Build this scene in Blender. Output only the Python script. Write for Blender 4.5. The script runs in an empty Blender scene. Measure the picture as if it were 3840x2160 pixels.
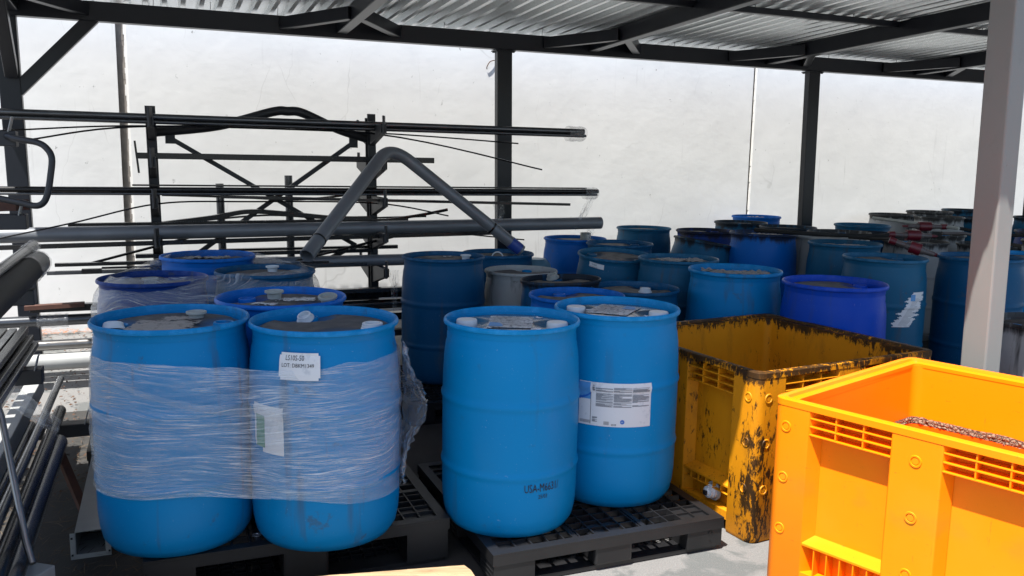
import bpy, bmesh, math, random
from mathutils import Vector, Matrix, noise
random.seed(7)
S = bpy.context.scene
COL = S.collection
R_ = math.radians
# ---------------------------------------------------------------- camera
cam = bpy.data.cameras.new('camera'); co = bpy.data.objects.new('camera', cam); COL.objects.link(co)
CAMH = 1.71
p_, r_ = R_(8.49), R_(1.03)
fwd = Vector((0, math.cos(p_), -math.sin(p_))); rt0 = Vector((1, 0, 0)); up0 = rt0.cross(fwd)
rt = math.cos(r_)*rt0 + math.sin(r_)*up0; up = -math.sin(r_)*rt0 + math.cos(r_)*up0
M = Matrix((rt, up, -fwd)).transposed().to_4x4(); M.translation = (0, 0, CAMH)
co.matrix_world = M
cam.sensor_width = 36; cam.lens = 3220/3840*36; cam.clip_start = .05; cam.clip_end = 1500
S.camera = co
# ---------------------------------------------------------------- directions of the building
A_ = R_(22.2)
U = Vector((math.cos(A_), math.sin(A_), 0)); N = Vector((-math.sin(A_), math.cos(A_), 0)); Z = Vector((0, 0, 1))
def W(u, n, z=0.): return U*u + N*n + Z*z
# ---------------------------------------------------------------- sky, sun, exposure
SUN = (U*.36 + N*.23 - Z).normalized()
wd = bpy.data.worlds.new('World'); S.world = wd; wd.use_nodes = True
nt = wd.node_tree; sky = nt.nodes.new('ShaderNodeTexSky'); sky.sky_type = 'NISHITA'; sky.sun_disc = False
sky.sun_elevation = math.asin(-SUN.z); sky.sun_rotation = math.atan2(-SUN.x, -SUN.y)
sky.air_density = 1.0; sky.dust_density = 1.5; sky.ozone_density = 1.0
bg = nt.nodes['Background']; nt.links.new(sky.outputs[0], bg.inputs[0]); bg.inputs[1].default_value = .09
sl = bpy.data.lights.new('sun', 'SUN'); so = bpy.data.objects.new('sun', sl); COL.objects.link(so)
sl.energy = 4.9; sl.angle = R_(.5); sl.color = (1, .965, .91)
so.rotation_mode = 'QUATERNION'; so.rotation_quaternion = SUN.to_track_quat('-Z', 'Y'); so.location = (0, -5, 12)
S.view_settings.view_transform = 'Standard'; S.view_settings.look = 'None'; S.view_settings.gamma = 1
S.view_settings.exposure = 1.36
S.cycles.max_bounces = 8; S.cycles.transparent_max_bounces = 16
# ---------------------------------------------------------------- materials
def newmat(name):
    m = bpy.data.materials.new(name); m.use_nodes = True
    return m, m.node_tree, m.node_tree.nodes['Principled BSDF']
def L(nt, a, b): nt.links.new(a, b)
def tc(nt, kind='Object', scale=(1, 1, 1), loc=(0, 0, 0)):
    t = nt.nodes.new('ShaderNodeTexCoord'); m = nt.nodes.new('ShaderNodeMapping')
    m.inputs['Scale'].default_value = scale; m.inputs['Location'].default_value = loc
    L(nt, t.outputs[kind], m.inputs[0]); return m.outputs[0]
def rnd_tc(nt, scale=(1, 1, 1)):
    """object coordinates shifted by the object's own random number"""
    v = tc(nt, 'Object', scale); oi = nt.nodes.new('ShaderNodeObjectInfo'); ml = nt.nodes.new('ShaderNodeMath'); ml.operation = 'MULTIPLY'
    ml.inputs[1].default_value = 37.; L(nt, oi.outputs['Random'], ml.inputs[0])
    ad = nt.nodes.new('ShaderNodeVectorMath'); ad.operation = 'ADD'; L(nt, v, ad.inputs[0]); L(nt, ml.outputs[0], ad.inputs[1]); return ad.outputs[0]
def nz(nt, vec, scale, detail=4, rough=.55, dist=0.):
    n = nt.nodes.new('ShaderNodeTexNoise'); n.inputs['Scale'].default_value = scale; n.inputs['Detail'].default_value = detail
    n.inputs['Roughness'].default_value = rough; n.inputs['Distortion'].default_value = dist
    L(nt, vec, n.inputs['Vector']); return n.outputs['Fac']
def ramp(nt, fac, stops):
    r = nt.nodes.new('ShaderNodeValToRGB'); e = r.color_ramp.elements
    while len(e) < len(stops): e.new(.5)
    for k, (p, c) in enumerate(stops):
        e[k].position = p; e[k].color = (c, c, c, 1) if not hasattr(c, '__len__') else (*c, 1)
    L(nt, fac, r.inputs[0]); return r.outputs[0]
def mix(nt, fac, a, b):
    m = nt.nodes.new('ShaderNodeMix'); m.data_type = 'RGBA'
    if hasattr(fac, 'links') or hasattr(fac, 'is_linked'): L(nt, fac, m.inputs[0])
    else: m.inputs[0].default_value = fac
    for k, v in ((6, a), (7, b)):
        if hasattr(v, 'is_linked'): L(nt, v, m.inputs[k])
        else: m.inputs[k].default_value = (*v, 1)
    return m.outputs[2]
def mul(nt, a, b, op='MULTIPLY'):
    m = nt.nodes.new('ShaderNodeMath'); m.operation = op
    for k, v in ((0, a), (1, b)):
        if hasattr(v, 'is_linked'): L(nt, v, m.inputs[k])
        else: m.inputs[k].default_value = v
    return m.outputs[0]
def bump(nt, b, h, strength=.3, dist=.01):
    n = nt.nodes.new('ShaderNodeBump'); n.inputs['Strength'].default_value = strength; n.inputs['Distance'].default_value = dist
    L(nt, h, n.inputs['Height']); L(nt, n.outputs[0], b.inputs['Normal'])
def sepz(nt, vec, k=2):
    s = nt.nodes.new('ShaderNodeSeparateXYZ'); L(nt, vec, s.inputs[0]); return s.outputs[k]

PARAM = {}
def drum_mat(name, c1, c2, dirt=(.05, .06, .07), dirtamt=.5, rough=.42, rim=False):
    m, nt, b = newmat(name); PARAM[m.name] = (name, c1, c2, dirt, dirtamt, rough)
    v = rnd_tc(nt)
    col = mix(nt, nz(nt, v, 2.2, 3), c1, c2)
    st = rnd_tc(nt, (14, 14, 1.3))
    streak = ramp(nt, nz(nt, st, 1.0, 3), [(.60, 0), (.72, 1)])
    spots = ramp(nt, nz(nt, v, 9, 6, .7), [(.62, 0), (.68, 1)])
    d = mul(nt, mul(nt, streak, spots, 'MAXIMUM'), dirtamt)
    col = mix(nt, d, col, dirt)
    fine = ramp(nt, nz(nt, v, 120, 2), [(.70, 0), (.78, 1)])
    col = mix(nt, mul(nt, fine, .25), col, (.5, .55, .6))
    # scuffed lip of the rim and hoops rubbed pale
    zz = sepz(nt, tc(nt, 'Object')); mr = nt.nodes.new('ShaderNodeMapRange'); L(nt, zz, mr.inputs[0]); mr.inputs[1].default_value = .864; mr.inputs[2].default_value = .870
    wear = mul(nt, mr.outputs[0], ramp(nt, nz(nt, v, 16, 5, .7), [(.44, 0), (.68, .32)]))
    col = mix(nt, wear, col, tuple(min(1, c*1.6+.06) for c in c2))
    if rim:   # oil has run over the lip of these drums
        m2 = nt.nodes.new('ShaderNodeMapRange'); L(nt, zz, m2.inputs[0]); m2.inputs[1].default_value = .70; m2.inputs[2].default_value = .86
        run = ramp(nt, mul(nt, mul(nt, nz(nt, rnd_tc(nt, (9, 9, 1.2)), 1.6, 5, .65), .55), mul(nt, m2.outputs[0], .50), 'ADD'), [(.64, 0), (.76, .9)])
        col = mix(nt, run, col, (.014, .013, .013))
    L(nt, col, b.inputs['Base Color'])
    L(nt, ramp(nt, nz(nt, v, 5, 5), [(.3, rough-.1), (.7, rough+.15)]), b.inputs['Roughness'])
    b.inputs['Specular IOR Level'].default_value = .16
    bump(nt, b, nz(nt, rnd_tc(nt, (3, 3, 6)), 3.0, 4), .25, .004)
    return m
MT = {}
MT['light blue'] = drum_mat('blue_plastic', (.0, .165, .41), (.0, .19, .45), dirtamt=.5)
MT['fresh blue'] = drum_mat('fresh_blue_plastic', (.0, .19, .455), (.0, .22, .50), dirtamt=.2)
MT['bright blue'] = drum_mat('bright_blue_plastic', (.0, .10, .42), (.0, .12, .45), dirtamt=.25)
MT['teal blue'] = drum_mat('teal_blue_plastic', (.004, .080, .175), (.012, .105, .20), dirtamt=.6)  # back-row shade and dirt are both put into this darker blue
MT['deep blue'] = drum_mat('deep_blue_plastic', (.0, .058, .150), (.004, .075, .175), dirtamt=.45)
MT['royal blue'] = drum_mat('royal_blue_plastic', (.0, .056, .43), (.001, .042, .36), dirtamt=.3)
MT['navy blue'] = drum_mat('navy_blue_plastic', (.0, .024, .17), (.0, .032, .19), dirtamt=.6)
MT['white'] = drum_mat('dirty_white_plastic', (.40, .41, .40), (.27, .28, .28), (.03, .03, .03), .6, .5)
MT['smeared white'] = drum_mat('smeared_white_plastic', (.36, .37, .37), (.22, .23, .235), (.012, .012, .012), .95, .5)
def lid_mat(name, cols, base, amt):
    m, nt, b = newmat(name)
    v = rnd_tc(nt)
    dirt = mix(nt, nz(nt, v, 7, 6, .65), *cols)
    k = ramp(nt, nz(nt, v, 3.0, 5, .6), [(amt-.05, 0), (amt+.08, 1)])
    # dust settles on the raised middle, the low pockets stay bluer
    g = nt.nodes.new('ShaderNodeAttribute'); g.attribute_name = 'low'
    k2 = mul(nt, k, mul(nt, 1.0, g.outputs['Fac'], 'SUBTRACT'))
    col = mix(nt, k2, base, dirt)
    L(nt, col, b.inputs['Base Color'])
    L(nt, ramp(nt, nz(nt, v, 14, 4), [(.3, .55), (.7, .85)]), b.inputs['Roughness'])
    bump(nt, b, nz(nt, v, 60, 4), .3, .002)
    return m
LM = {}
for k, base in (('light blue', (.0, .10, .26)), ('teal blue', (.003, .06, .13)), ('deep blue', (.001, .05, .13)), ('bright blue', (.0, .06, .30)), ('royal blue', (.0, .03, .28)), ('navy blue', (.0, .02, .14)), ('white', (.12, .12, .12)), ('smeared white', (.09, .09, .09)), ('fresh blue', (.0, .10, .26))):
    LM[k, 'dusty'] = lid_mat('dusty_lid', ((.070, .076, .084), (.045, .048, .052)), base, .26)
    LM[k, 'black'] = lid_mat('oily_lid', ((.016, .014, .013), (.05, .045, .04)), base, .30)
LM['fresh blue', 'wet'] = lid_mat('wet_lid', ((.07, .11, .14), (.03, .06, .09)), (.01, .11, .22), .42)
LM['fresh blue', 'wet'].node_tree.nodes['Principled BSDF'].inputs['Roughness'].default_value = .2
for l in list(LM['fresh blue', 'wet'].node_tree.links):
    if l.to_socket.name == 'Roughness': LM['fresh blue', 'wet'].node_tree.links.remove(l)

def simple(name, c1, c2=None, rough=.5, metal=0., sc=6, bmp=.0, bsc=40, spec=.5):
    m, nt, b = newmat(name); v = rnd_tc(nt)
    L(nt, mix(nt, nz(nt, v, sc, 5), c1, c2 or tuple(x*.75 for x in c1)), b.inputs['Base Color'])
    b.inputs['Roughness'].default_value = rough; b.inputs['Metallic'].default_value = metal
    b.inputs['Specular IOR Level'].default_value = spec
    if bmp: bump(nt, b, nz(nt, v, bsc, 4), bmp, .002)
    return m
M_capw = simple('white_cap_plastic', (.62, .66, .70), (.48, .52, .56), .4)
M_capd = simple('grimy_cap_plastic', (.42, .44, .42), (.25, .26, .24), .5, sc=25)
M_steel = simple('backlit_grey_steel_paint', (.011, .013, .019), (.008, .010, .015), .34, 0, 3, spec=.35)  # light grey paint; backlit shade is put into this near-black colour
M_colp = simple('light_grey_steel_paint', (.225, .228, .218), (.19, .192, .184), .42, 0, 3)
def chip():
    nt = M_colp.node_tree; b = nt.nodes['Principled BSDF']; l = b.inputs['Base Color'].links[0]; src = l.from_socket; v = tc(nt, 'Object', (1, 1, .6))
    k = ramp(nt, nz(nt, v, 26, 5, .8), [(.70, 0), (.72, 1)]); k2 = ramp(nt, nz(nt, v, 9, 5, .7), [(.6, 0), (.8, .4)])
    c = mix(nt, k2, src, (.12, .115, .11)); L(nt, mix(nt, k, c, (.13, .05, .035)), b.inputs['Base Color'])
chip()
M_rack = simple('black_rack_paint', (.018, .020, .026), (.010, .011, .014), .5, 0, 8, .15)
M_tube = simple('dark_bare_steel', (.15, .155, .165), (.06, .064, .072), .24, .8, 5, .1)
M_tubeb = simple('oiled_black_steel', (.022, .022, .023), (.010, .010, .011), .24, .3, 9, .1)
M_pipe = simple('grey_steel_pipe', (.21, .22, .24), (.12, .13, .145), .42, .25, 5, .15)
M_shiny = simple('shiny_steel', (.32, .31, .30), (.16, .155, .15), .28, .85, 6, .1)
M_rust = simple('rusty_steel', (.095, .035, .022), (.035, .018, .014), .85, 0, 20, .4)
M_alu = simple('galvanised_channel', (.36, .37, .36), (.27, .275, .27), .6, .2, 12, .1)
M_pal = simple('black_recycled_plastic', (.007, .007, .008), (.014, .014, .015), .38, 0, 12, .15)
M_tape = simple('blue_tape', (.02, .06, .30), None, .4)
M_red = simple('red_plastic', (.13, .006, .016), (.08, .004, .012), .35, 0, 30)
M_hose = simple('black_hose', (.012, .012, .012), (.022, .022, .022), .6, spec=.2)
M_clearp = simple('milky_plastic_tube', (.12, .10, .10), (.07, .06, .06), .35, 0, 20)
M_jug = simple('pale_blue_plastic', (.10, .26, .36), (.08, .20, .30), .35)
M_scrap = simple('copper_litter', (.38, .17, .085), (.22, .09, .045), .8, 0, 60)
M_leaf = simple('dry_leaves', (.10, .045, .02), (.04, .022, .014), .9, 0, 50)
M_straw = simple('dry_straw', (.11, .08, .05), (.05, .035, .022), .9, 0, 40)
M_ink = simple('black_ink', (.01, .01, .014), None, .6)
M_inkf = simple('faded_ink', (.10, .11, .13), (.2, .21, .23), .6, 0, 200)
M_green = simple('green_print', (.05, .20, .10), (.10, .28, .2), .6)
M_blueink = simple('blue_print', (.01, .09, .40), (.02, .14, .5), .5)
M_lightblueink = simple('pale_blue_print', (.10, .33, .62), (.05, .2, .5), .5, 0, 40)
M_bolt = simple('zinc_bolt', (.3, .32, .35), None, .35, .7)

def galv():
    m, nt, b = newmat('galvanised_sheet'); v = tc(nt, 'Object')
    vo = nt.nodes.new('ShaderNodeTexVoronoi'); vo.inputs['Scale'].default_value = 90; L(nt, v, vo.inputs['Vector'])
    col = mix(nt, ramp(nt, vo.outputs['Color'], [(.2, 0), (.8, 1)]), (.84, .87, .87), (.76, .79, .79))
    sp = ramp(nt, nz(nt, v, 16, 6, .7), [(.64, 0), (.70, 1)])
    L(nt, mix(nt, mul(nt, sp, .5), col, (.18, .18, .17)), b.inputs['Base Color'])
    b.inputs['Metallic'].default_value = .6; b.inputs['Roughness'].default_value = .24
    return m
M_galv = galv()
def wallmat():
    m, nt, b = newmat('white_painted_concrete'); v = tc(nt, 'Object')
    col = mix(nt, ramp(nt, nz(nt, v, .55, 5, .6), [(.35, 0), (.7, 1)]), (.67, .675, .67), (.60, .605, .60))
    col = mix(nt, mul(nt, ramp(nt, nz(nt, v, 2.7, 6, .6), [(.52, 0), (.72, 1)]), .22), col, (.50, .505, .515))
    # hairline cracks
    vw = nt.nodes.new('ShaderNodeVectorMath'); vw.operation = 'ADD'; L(nt, v, vw.inputs[0])
    nn = nt.nodes.new('ShaderNodeTexNoise'); nn.inputs['Scale'].default_value = 3.; L(nt, v, nn.inputs['Vector'])
    sc = nt.nodes.new('ShaderNodeVectorMath'); sc.operation = 'SCALE'; sc.inputs['Scale'].default_value = .16; L(nt, nn.outputs['Color'], sc.inputs[0]); L(nt, sc.outputs[0], vw.inputs[1])
    mp = nt.nodes.new('ShaderNodeMapping'); mp.inputs['Scale'].default_value = (1.3, 1, .45); L(nt, vw.outputs[0], mp.inputs[0])
    vo = nt.nodes.new('ShaderNodeTexVoronoi'); vo.feature = 'DISTANCE_TO_EDGE'; vo.inputs['Scale'].default_value = .9; L(nt, mp.outputs[0], vo.inputs['Vector'])
    cr = ramp(nt, vo.outputs['Distance'], [(.0, 1), (.0035, 0)])
    cr = mul(nt, cr, ramp(nt, nz(nt, v, 1.1, 2), [(.52, 0), (.62, .55)]))
    col = mix(nt, cr, col, (.42, .42, .41))
    # drip streaks and small scuffs
    s1 = ramp(nt, nz(nt, tc(nt, 'Object', (9, 9, .55)), 1.6, 4, .6), [(.62, 0), (.74, 1)])
    s1 = mul(nt, s1, ramp(nt, nz(nt, v, .8, 2), [(.46, 0), (.6, .5)]))
    col = mix(nt, s1, col, (.40, .40, .39))
    sp = ramp(nt, nz(nt, tc(nt, 'Object', (6, 6, 4)), 2.2, 6, .75), [(.645, 0), (.68, 1)])
    col = mix(nt, mul(nt, sp, .85), col, (.16, .16, .155))
    L(nt, col, b.inputs['Base Color']); b.inputs['Roughness'].default_value = .75
    h = mul(nt, nz(nt, v, 2.2, 3), mul(nt, nz(nt, v, 14, 5, .6), .16), 'ADD')
    bump(nt, b, h, .42, .014)
    return m
M_wall = wallmat()
M_joint = simple('dirty_sealant', (.24, .22, .20), (.12, .11, .10), .9, 0, 18, .5, 30)
M_jedge = simple('sunlit_white_edge', (.78, .77, .75), (.70, .69, .66), .8, 0, 30, .4, 60)  # sun on the joint's right side, put into a whiter colour
def groundmat():
    m, nt, b = newmat('stained_concrete'); v = tc(nt, 'Object')
    col = mix(nt, nz(nt, v, 1.4, 6, .6), (.135, .133, .130), (.185, .182, .177))
    col = mix(nt, mul(nt, ramp(nt, nz(nt, v, 3.6, 4, .6, .6), [(.53, 0), (.60, 1)]), .75), col, (.055, .065, .065))
    col = mix(nt, ramp(nt, nz(nt, v, 140, 3), [(.40, .0), (.66, .8)]), col, (.11, .108, .105))
    col = mix(nt, ramp(nt, nz(nt, v, 260, 2), [(.66, .0), (.72, .7)]), col, (.36, .35, .33))
    L(nt, col, b.inputs['Base Color']); b.inputs['Roughness'].default_value = .85
    bump(nt, b, nz(nt, v, 110, 5, .7), .5, .004)
    return m
M_ground = groundmat()
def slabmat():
    m, nt, b = newmat('shade_dark_slab'); v = tc(nt, 'Object')
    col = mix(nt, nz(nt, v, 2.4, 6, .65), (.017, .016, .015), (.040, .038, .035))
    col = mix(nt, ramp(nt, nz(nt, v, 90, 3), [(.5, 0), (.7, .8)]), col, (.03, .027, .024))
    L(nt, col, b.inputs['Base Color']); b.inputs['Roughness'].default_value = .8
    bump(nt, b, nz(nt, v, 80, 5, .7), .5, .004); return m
M_slab = slabmat()  # near-black colour stands in for canopy shade on the floor
def woodmat():
    m, nt, b = newmat('weathered_wood'); v = tc(nt, 'Object', (1.2, 14, 14))
    g = nz(nt, v, 2.6, 6, .65, 1.6)
    col = mix(nt, ramp(nt, g, [(.35, 0), (.68, 1)]), (.38, .27, .15), (.22, .14, .07))
    L(nt, mix(nt, ramp(nt, nz(nt, tc(nt, 'Object', (3, 30, 30)), 3, 4), [(.66, 0), (.70, .8)]), col, (.10, .07, .045)), b.inputs['Base Color'])
    b.inputs['Roughness'].default_value = .8; bump(nt, b, g, .6, .004); return m
M_wood = woodmat()
def paper(name, c1, c2, sc=30, thr=(.55, .62), rough=.6):
    m, nt, b = newmat(name); v = rnd_tc(nt)
    L(nt, mix(nt, ramp(nt, nz(nt, v, sc, 5, .65), [(thr[0], 0), (thr[1], 1)]), c1, c2), b.inputs['Base Color'])
    b.inputs['Roughness'].default_value = rough; bump(nt, b, nz(nt, v, sc*1.2, 4), .4, .002); return m
M_paper = paper('label_paper', (.62, .64, .67), (.50, .53, .57), 12)
M_papgr = paper('grey_paper_remnant', (.26, .25, .24), (.13, .125, .12), 35)
M_papscr = paper('scuffed_printed_label', (.52, .55, .57), (.18, .20, .23), 55, (.52, .58))
def yellowmat():
    m, nt, b = newmat('yellow_moulded_plastic'); v = tc(nt, 'Object')
    col = mix(nt, nz(nt, v, 3, 4), (.90, .215, .0), (.86, .20, .0))
    sc = mul(nt, ramp(nt, nz(nt, tc(nt, 'Object', (3, 3, 9)), 6, 6, .75), [(.64, 0), (.70, .6)]), ramp(nt, nz(nt, tc(nt, 'Object', (20, 20, 2)), 4, 5, .7), [(.66, 0), (.70, .45)]), 'MAXIMUM')
    col = mix(nt, sc, col, (.35, .10, .01))
    zr = ramp(nt, sepz(nt, v), [(.40, 0), (.44, 1), (.47, 1), (.52, 0)])
    sm_ = mul(nt, zr, ramp(nt, nz(nt, v, 5.5, 4, .6), [(.48, 0), (.62, .5)]))
    col = mix(nt, sm_, col, (.36, .17, .008))
    fd = ramp(nt, nz(nt, v, 1.6, 5, .6), [(.45, 0), (.75, .22)]); col = mix(nt, fd, col, (.86, .30, .03))
    L(nt, col, b.inputs['Base Color']); b.inputs['Roughness'].default_value = .42
    b.inputs['Specular IOR Level'].default_value = .22
    bump(nt, b, nz(nt, v, 9, 4), .15, .003); return m
M_yel = yellowmat()
def grimymat():
    m, nt, b = newmat('grimy_yellow_plastic'); v = tc(nt, 'Object')
    col = mix(nt, nz(nt, v, 4, 5, .6), (.68, .27, .006), (.52, .185, .004))
    base = mul(nt, mul(nt, nz(nt, tc(nt, 'Object', (9, 9, 3.2)), 4.6, 9, .75, .3), .62), mul(nt, nz(nt, v, 2.4, 5, .6), .38), 'ADD')
    s = nt.nodes.new('ShaderNodeSeparateXYZ'); L(nt, v, s.inputs[0])
    # grime gathers on the rim and on the worn outer corners of the box
    topm = nt.nodes.new('ShaderNodeMapRange'); L(nt, s.outputs[2], topm.inputs[0]); topm.inputs[1].default_value = .72; topm.inputs[2].default_value = .785; topm.inputs[4].default_value = .14
    ax = mul(nt, mul(nt, s.outputs[0], 0, 'ABSOLUTE'), mul(nt, s.outputs[1], 0, 'ABSOLUTE'), 'ADD')
    cm = nt.nodes.new('ShaderNodeMapRange'); L(nt, ax, cm.inputs[0]); cm.inputs[1].default_value = 1.02; cm.inputs[2].default_value = 1.14; cm.inputs[4].default_value = .085
    f = mul(nt, mul(nt, base, topm.outputs[0], 'ADD'), cm.outputs[0], 'ADD')
    g = ramp(nt, f, [(.575, 0), (.610, .95)])
    col = mix(nt, g, col, (.012, .009, .006))
    thin = ramp(nt, nz(nt, tc(nt, 'Object', (2, 2, .7)), 5, 6, .7), [(.52, 0), (.68, .42)])
    col = mix(nt, thin, col, (.26, .10, .010))
    L(nt, col, b.inputs['Base Color']); b.inputs['Roughness'].default_value = .5; b.inputs['Specular IOR Level'].default_value = .2
    bump(nt, b, base, .3, .006); return m
M_grim = grimymat()
def residue():
    m, nt, b = newmat('dried_residue'); v = tc(nt, 'Object')
    vo = nt.nodes.new('ShaderNodeTexVoronoi'); vo.feature = 'DISTANCE_TO_EDGE'; vo.inputs['Scale'].default_value = 60; L(nt, v, vo.inputs['Vector'])
    col = mix(nt, ramp(nt, vo.outputs['Distance'], [(.02, 0), (.12, 1)]), (.04, .017, .010), (.20, .14, .095))
    L(nt, col, b.inputs['Base Color']); b.inputs['Roughness'].default_value = .9
    bump(nt, b, vo.outputs['Distance'], 1, .01); return m
M_res = residue()
M_redfilm = simple('orange_red_stain', (.75, .070, .0), (.85, .13, .0), .4, 0, 14)
def film(name, lo, hi, sx=1.2, sy=42., tint=(.80, .86, .95), patch=.35, wander=.05, rough=.2):
    """clear stretch film: mostly see-through, with fine pulled streaks that wander, and cloudier layered patches"""
    m, nt, b = newmat(name)
    t = nt.nodes.new('ShaderNodeUVMap')
    lowm = nt.nodes.new('ShaderNodeMapping'); lowm.inputs['Scale'].default_value = (1.3, 2.6, 1); L(nt, t.outputs[0], lowm.inputs[0])
    wv = nz(nt, lowm.outputs[0], 1.2, 2)
    off = nt.nodes.new('ShaderNodeCombineXYZ'); L(nt, mul(nt, mul(nt, wv, .5, 'SUBTRACT'), wander*6), off.inputs[1])
    ad = nt.nodes.new('ShaderNodeVectorMath'); ad.operation = 'ADD'; L(nt, t.outputs[0], ad.inputs[0]); L(nt, off.outputs[0], ad.inputs[1])
    def lay(ax, ay, rot, thr, k):
        mp = nt.nodes.new('ShaderNodeMapping'); mp.inputs['Scale'].default_value = (ax, ay, 1); mp.inputs['Rotation'].default_value = (0, 0, rot); L(nt, ad.outputs[0], mp.inputs[0])
        n = nz(nt, mp.outputs[0], 2., 5, .7, .35); return n, mul(nt, ramp(nt, n, [(thr[0], 0), (thr[1], 1)]), k)
    a, fa = lay(sx*2.2, sy*1.3, .01, (.50, .64), .75); c, fc = lay(sx*1.1, sy*.7, -.03, (.54, .68), 1.); d, fd = lay(sx*3.5, sy*2.6, .05, (.47, .62), .6)
    mp3 = nt.nodes.new('ShaderNodeMapping'); mp3.inputs['Scale'].default_value = (1.6, 4.2, 1); mp3.inputs['Rotation'].default_value = (0, 0, .35); L(nt, t.outputs[0], mp3.inputs[0])
    big = ramp(nt, nz(nt, mp3.outputs[0], 1.5, 4, .6), [(.36, .15), (.66, 1)])
    f = mul(nt, mul(nt, mul(nt, fa, fc, 'MAXIMUM'), fd, 'MAXIMUM'), mul(nt, mul(nt, big, .8), .25, 'ADD'))
    f = mul(nt, f, mul(nt, big, patch), 'MAXIMUM')
    k = nt.nodes.new('ShaderNodeMapRange'); L(nt, f, k.inputs[0]); k.inputs[3].default_value = lo; k.inputs[4].default_value = hi
    tr = nt.nodes.new('ShaderNodeBsdfTransparent'); mx = nt.nodes.new('ShaderNodeMixShader')
    b.inputs['Base Color'].default_value = (*tint, 1); b.inputs['Roughness'].default_value = rough; b.inputs['Specular IOR Level'].default_value = .9
    bump(nt, b, mul(nt, a, d, 'ADD'), .6, .006)
    L(nt, k.outputs[0], mx.inputs[0]); L(nt, tr.outputs[0], mx.inputs[1]); L(nt, b.outputs[0], mx.inputs[2])
    gl = nt.nodes.new('ShaderNodeBsdfGlossy'); gl.inputs['Roughness'].default_value = .16; L(nt, b.inputs['Normal'].links[0].from_socket, gl.inputs['Normal'])
    lw = nt.nodes.new('ShaderNodeLayerWeight'); lw.inputs['Blend'].default_value = .35
    m2 = nt.nodes.new('ShaderNodeMixShader'); L(nt, mul(nt, mul(nt, lw.outputs['Facing'], .38), .025, 'ADD'), m2.inputs[0]); L(nt, mx.outputs[0], m2.inputs[1]); L(nt, gl.outputs[0], m2.inputs[2])
    L(nt, m2.outputs[0], nt.nodes['Material Output'].inputs[0]); return m
M_film = film('stretch_film', .02, .85, 1.1, 75., (.80, .90, .98), patch=.09, wander=.026)
M_filmg = film('thick_stretch_film', .03, .9, .9, 46., (.55, .62, .70), .10, .06)
M_film2 = film('loose_stretch_film', .03, .35, 3, 9, (.55, .57, .60), .3, .1, .3)

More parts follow.
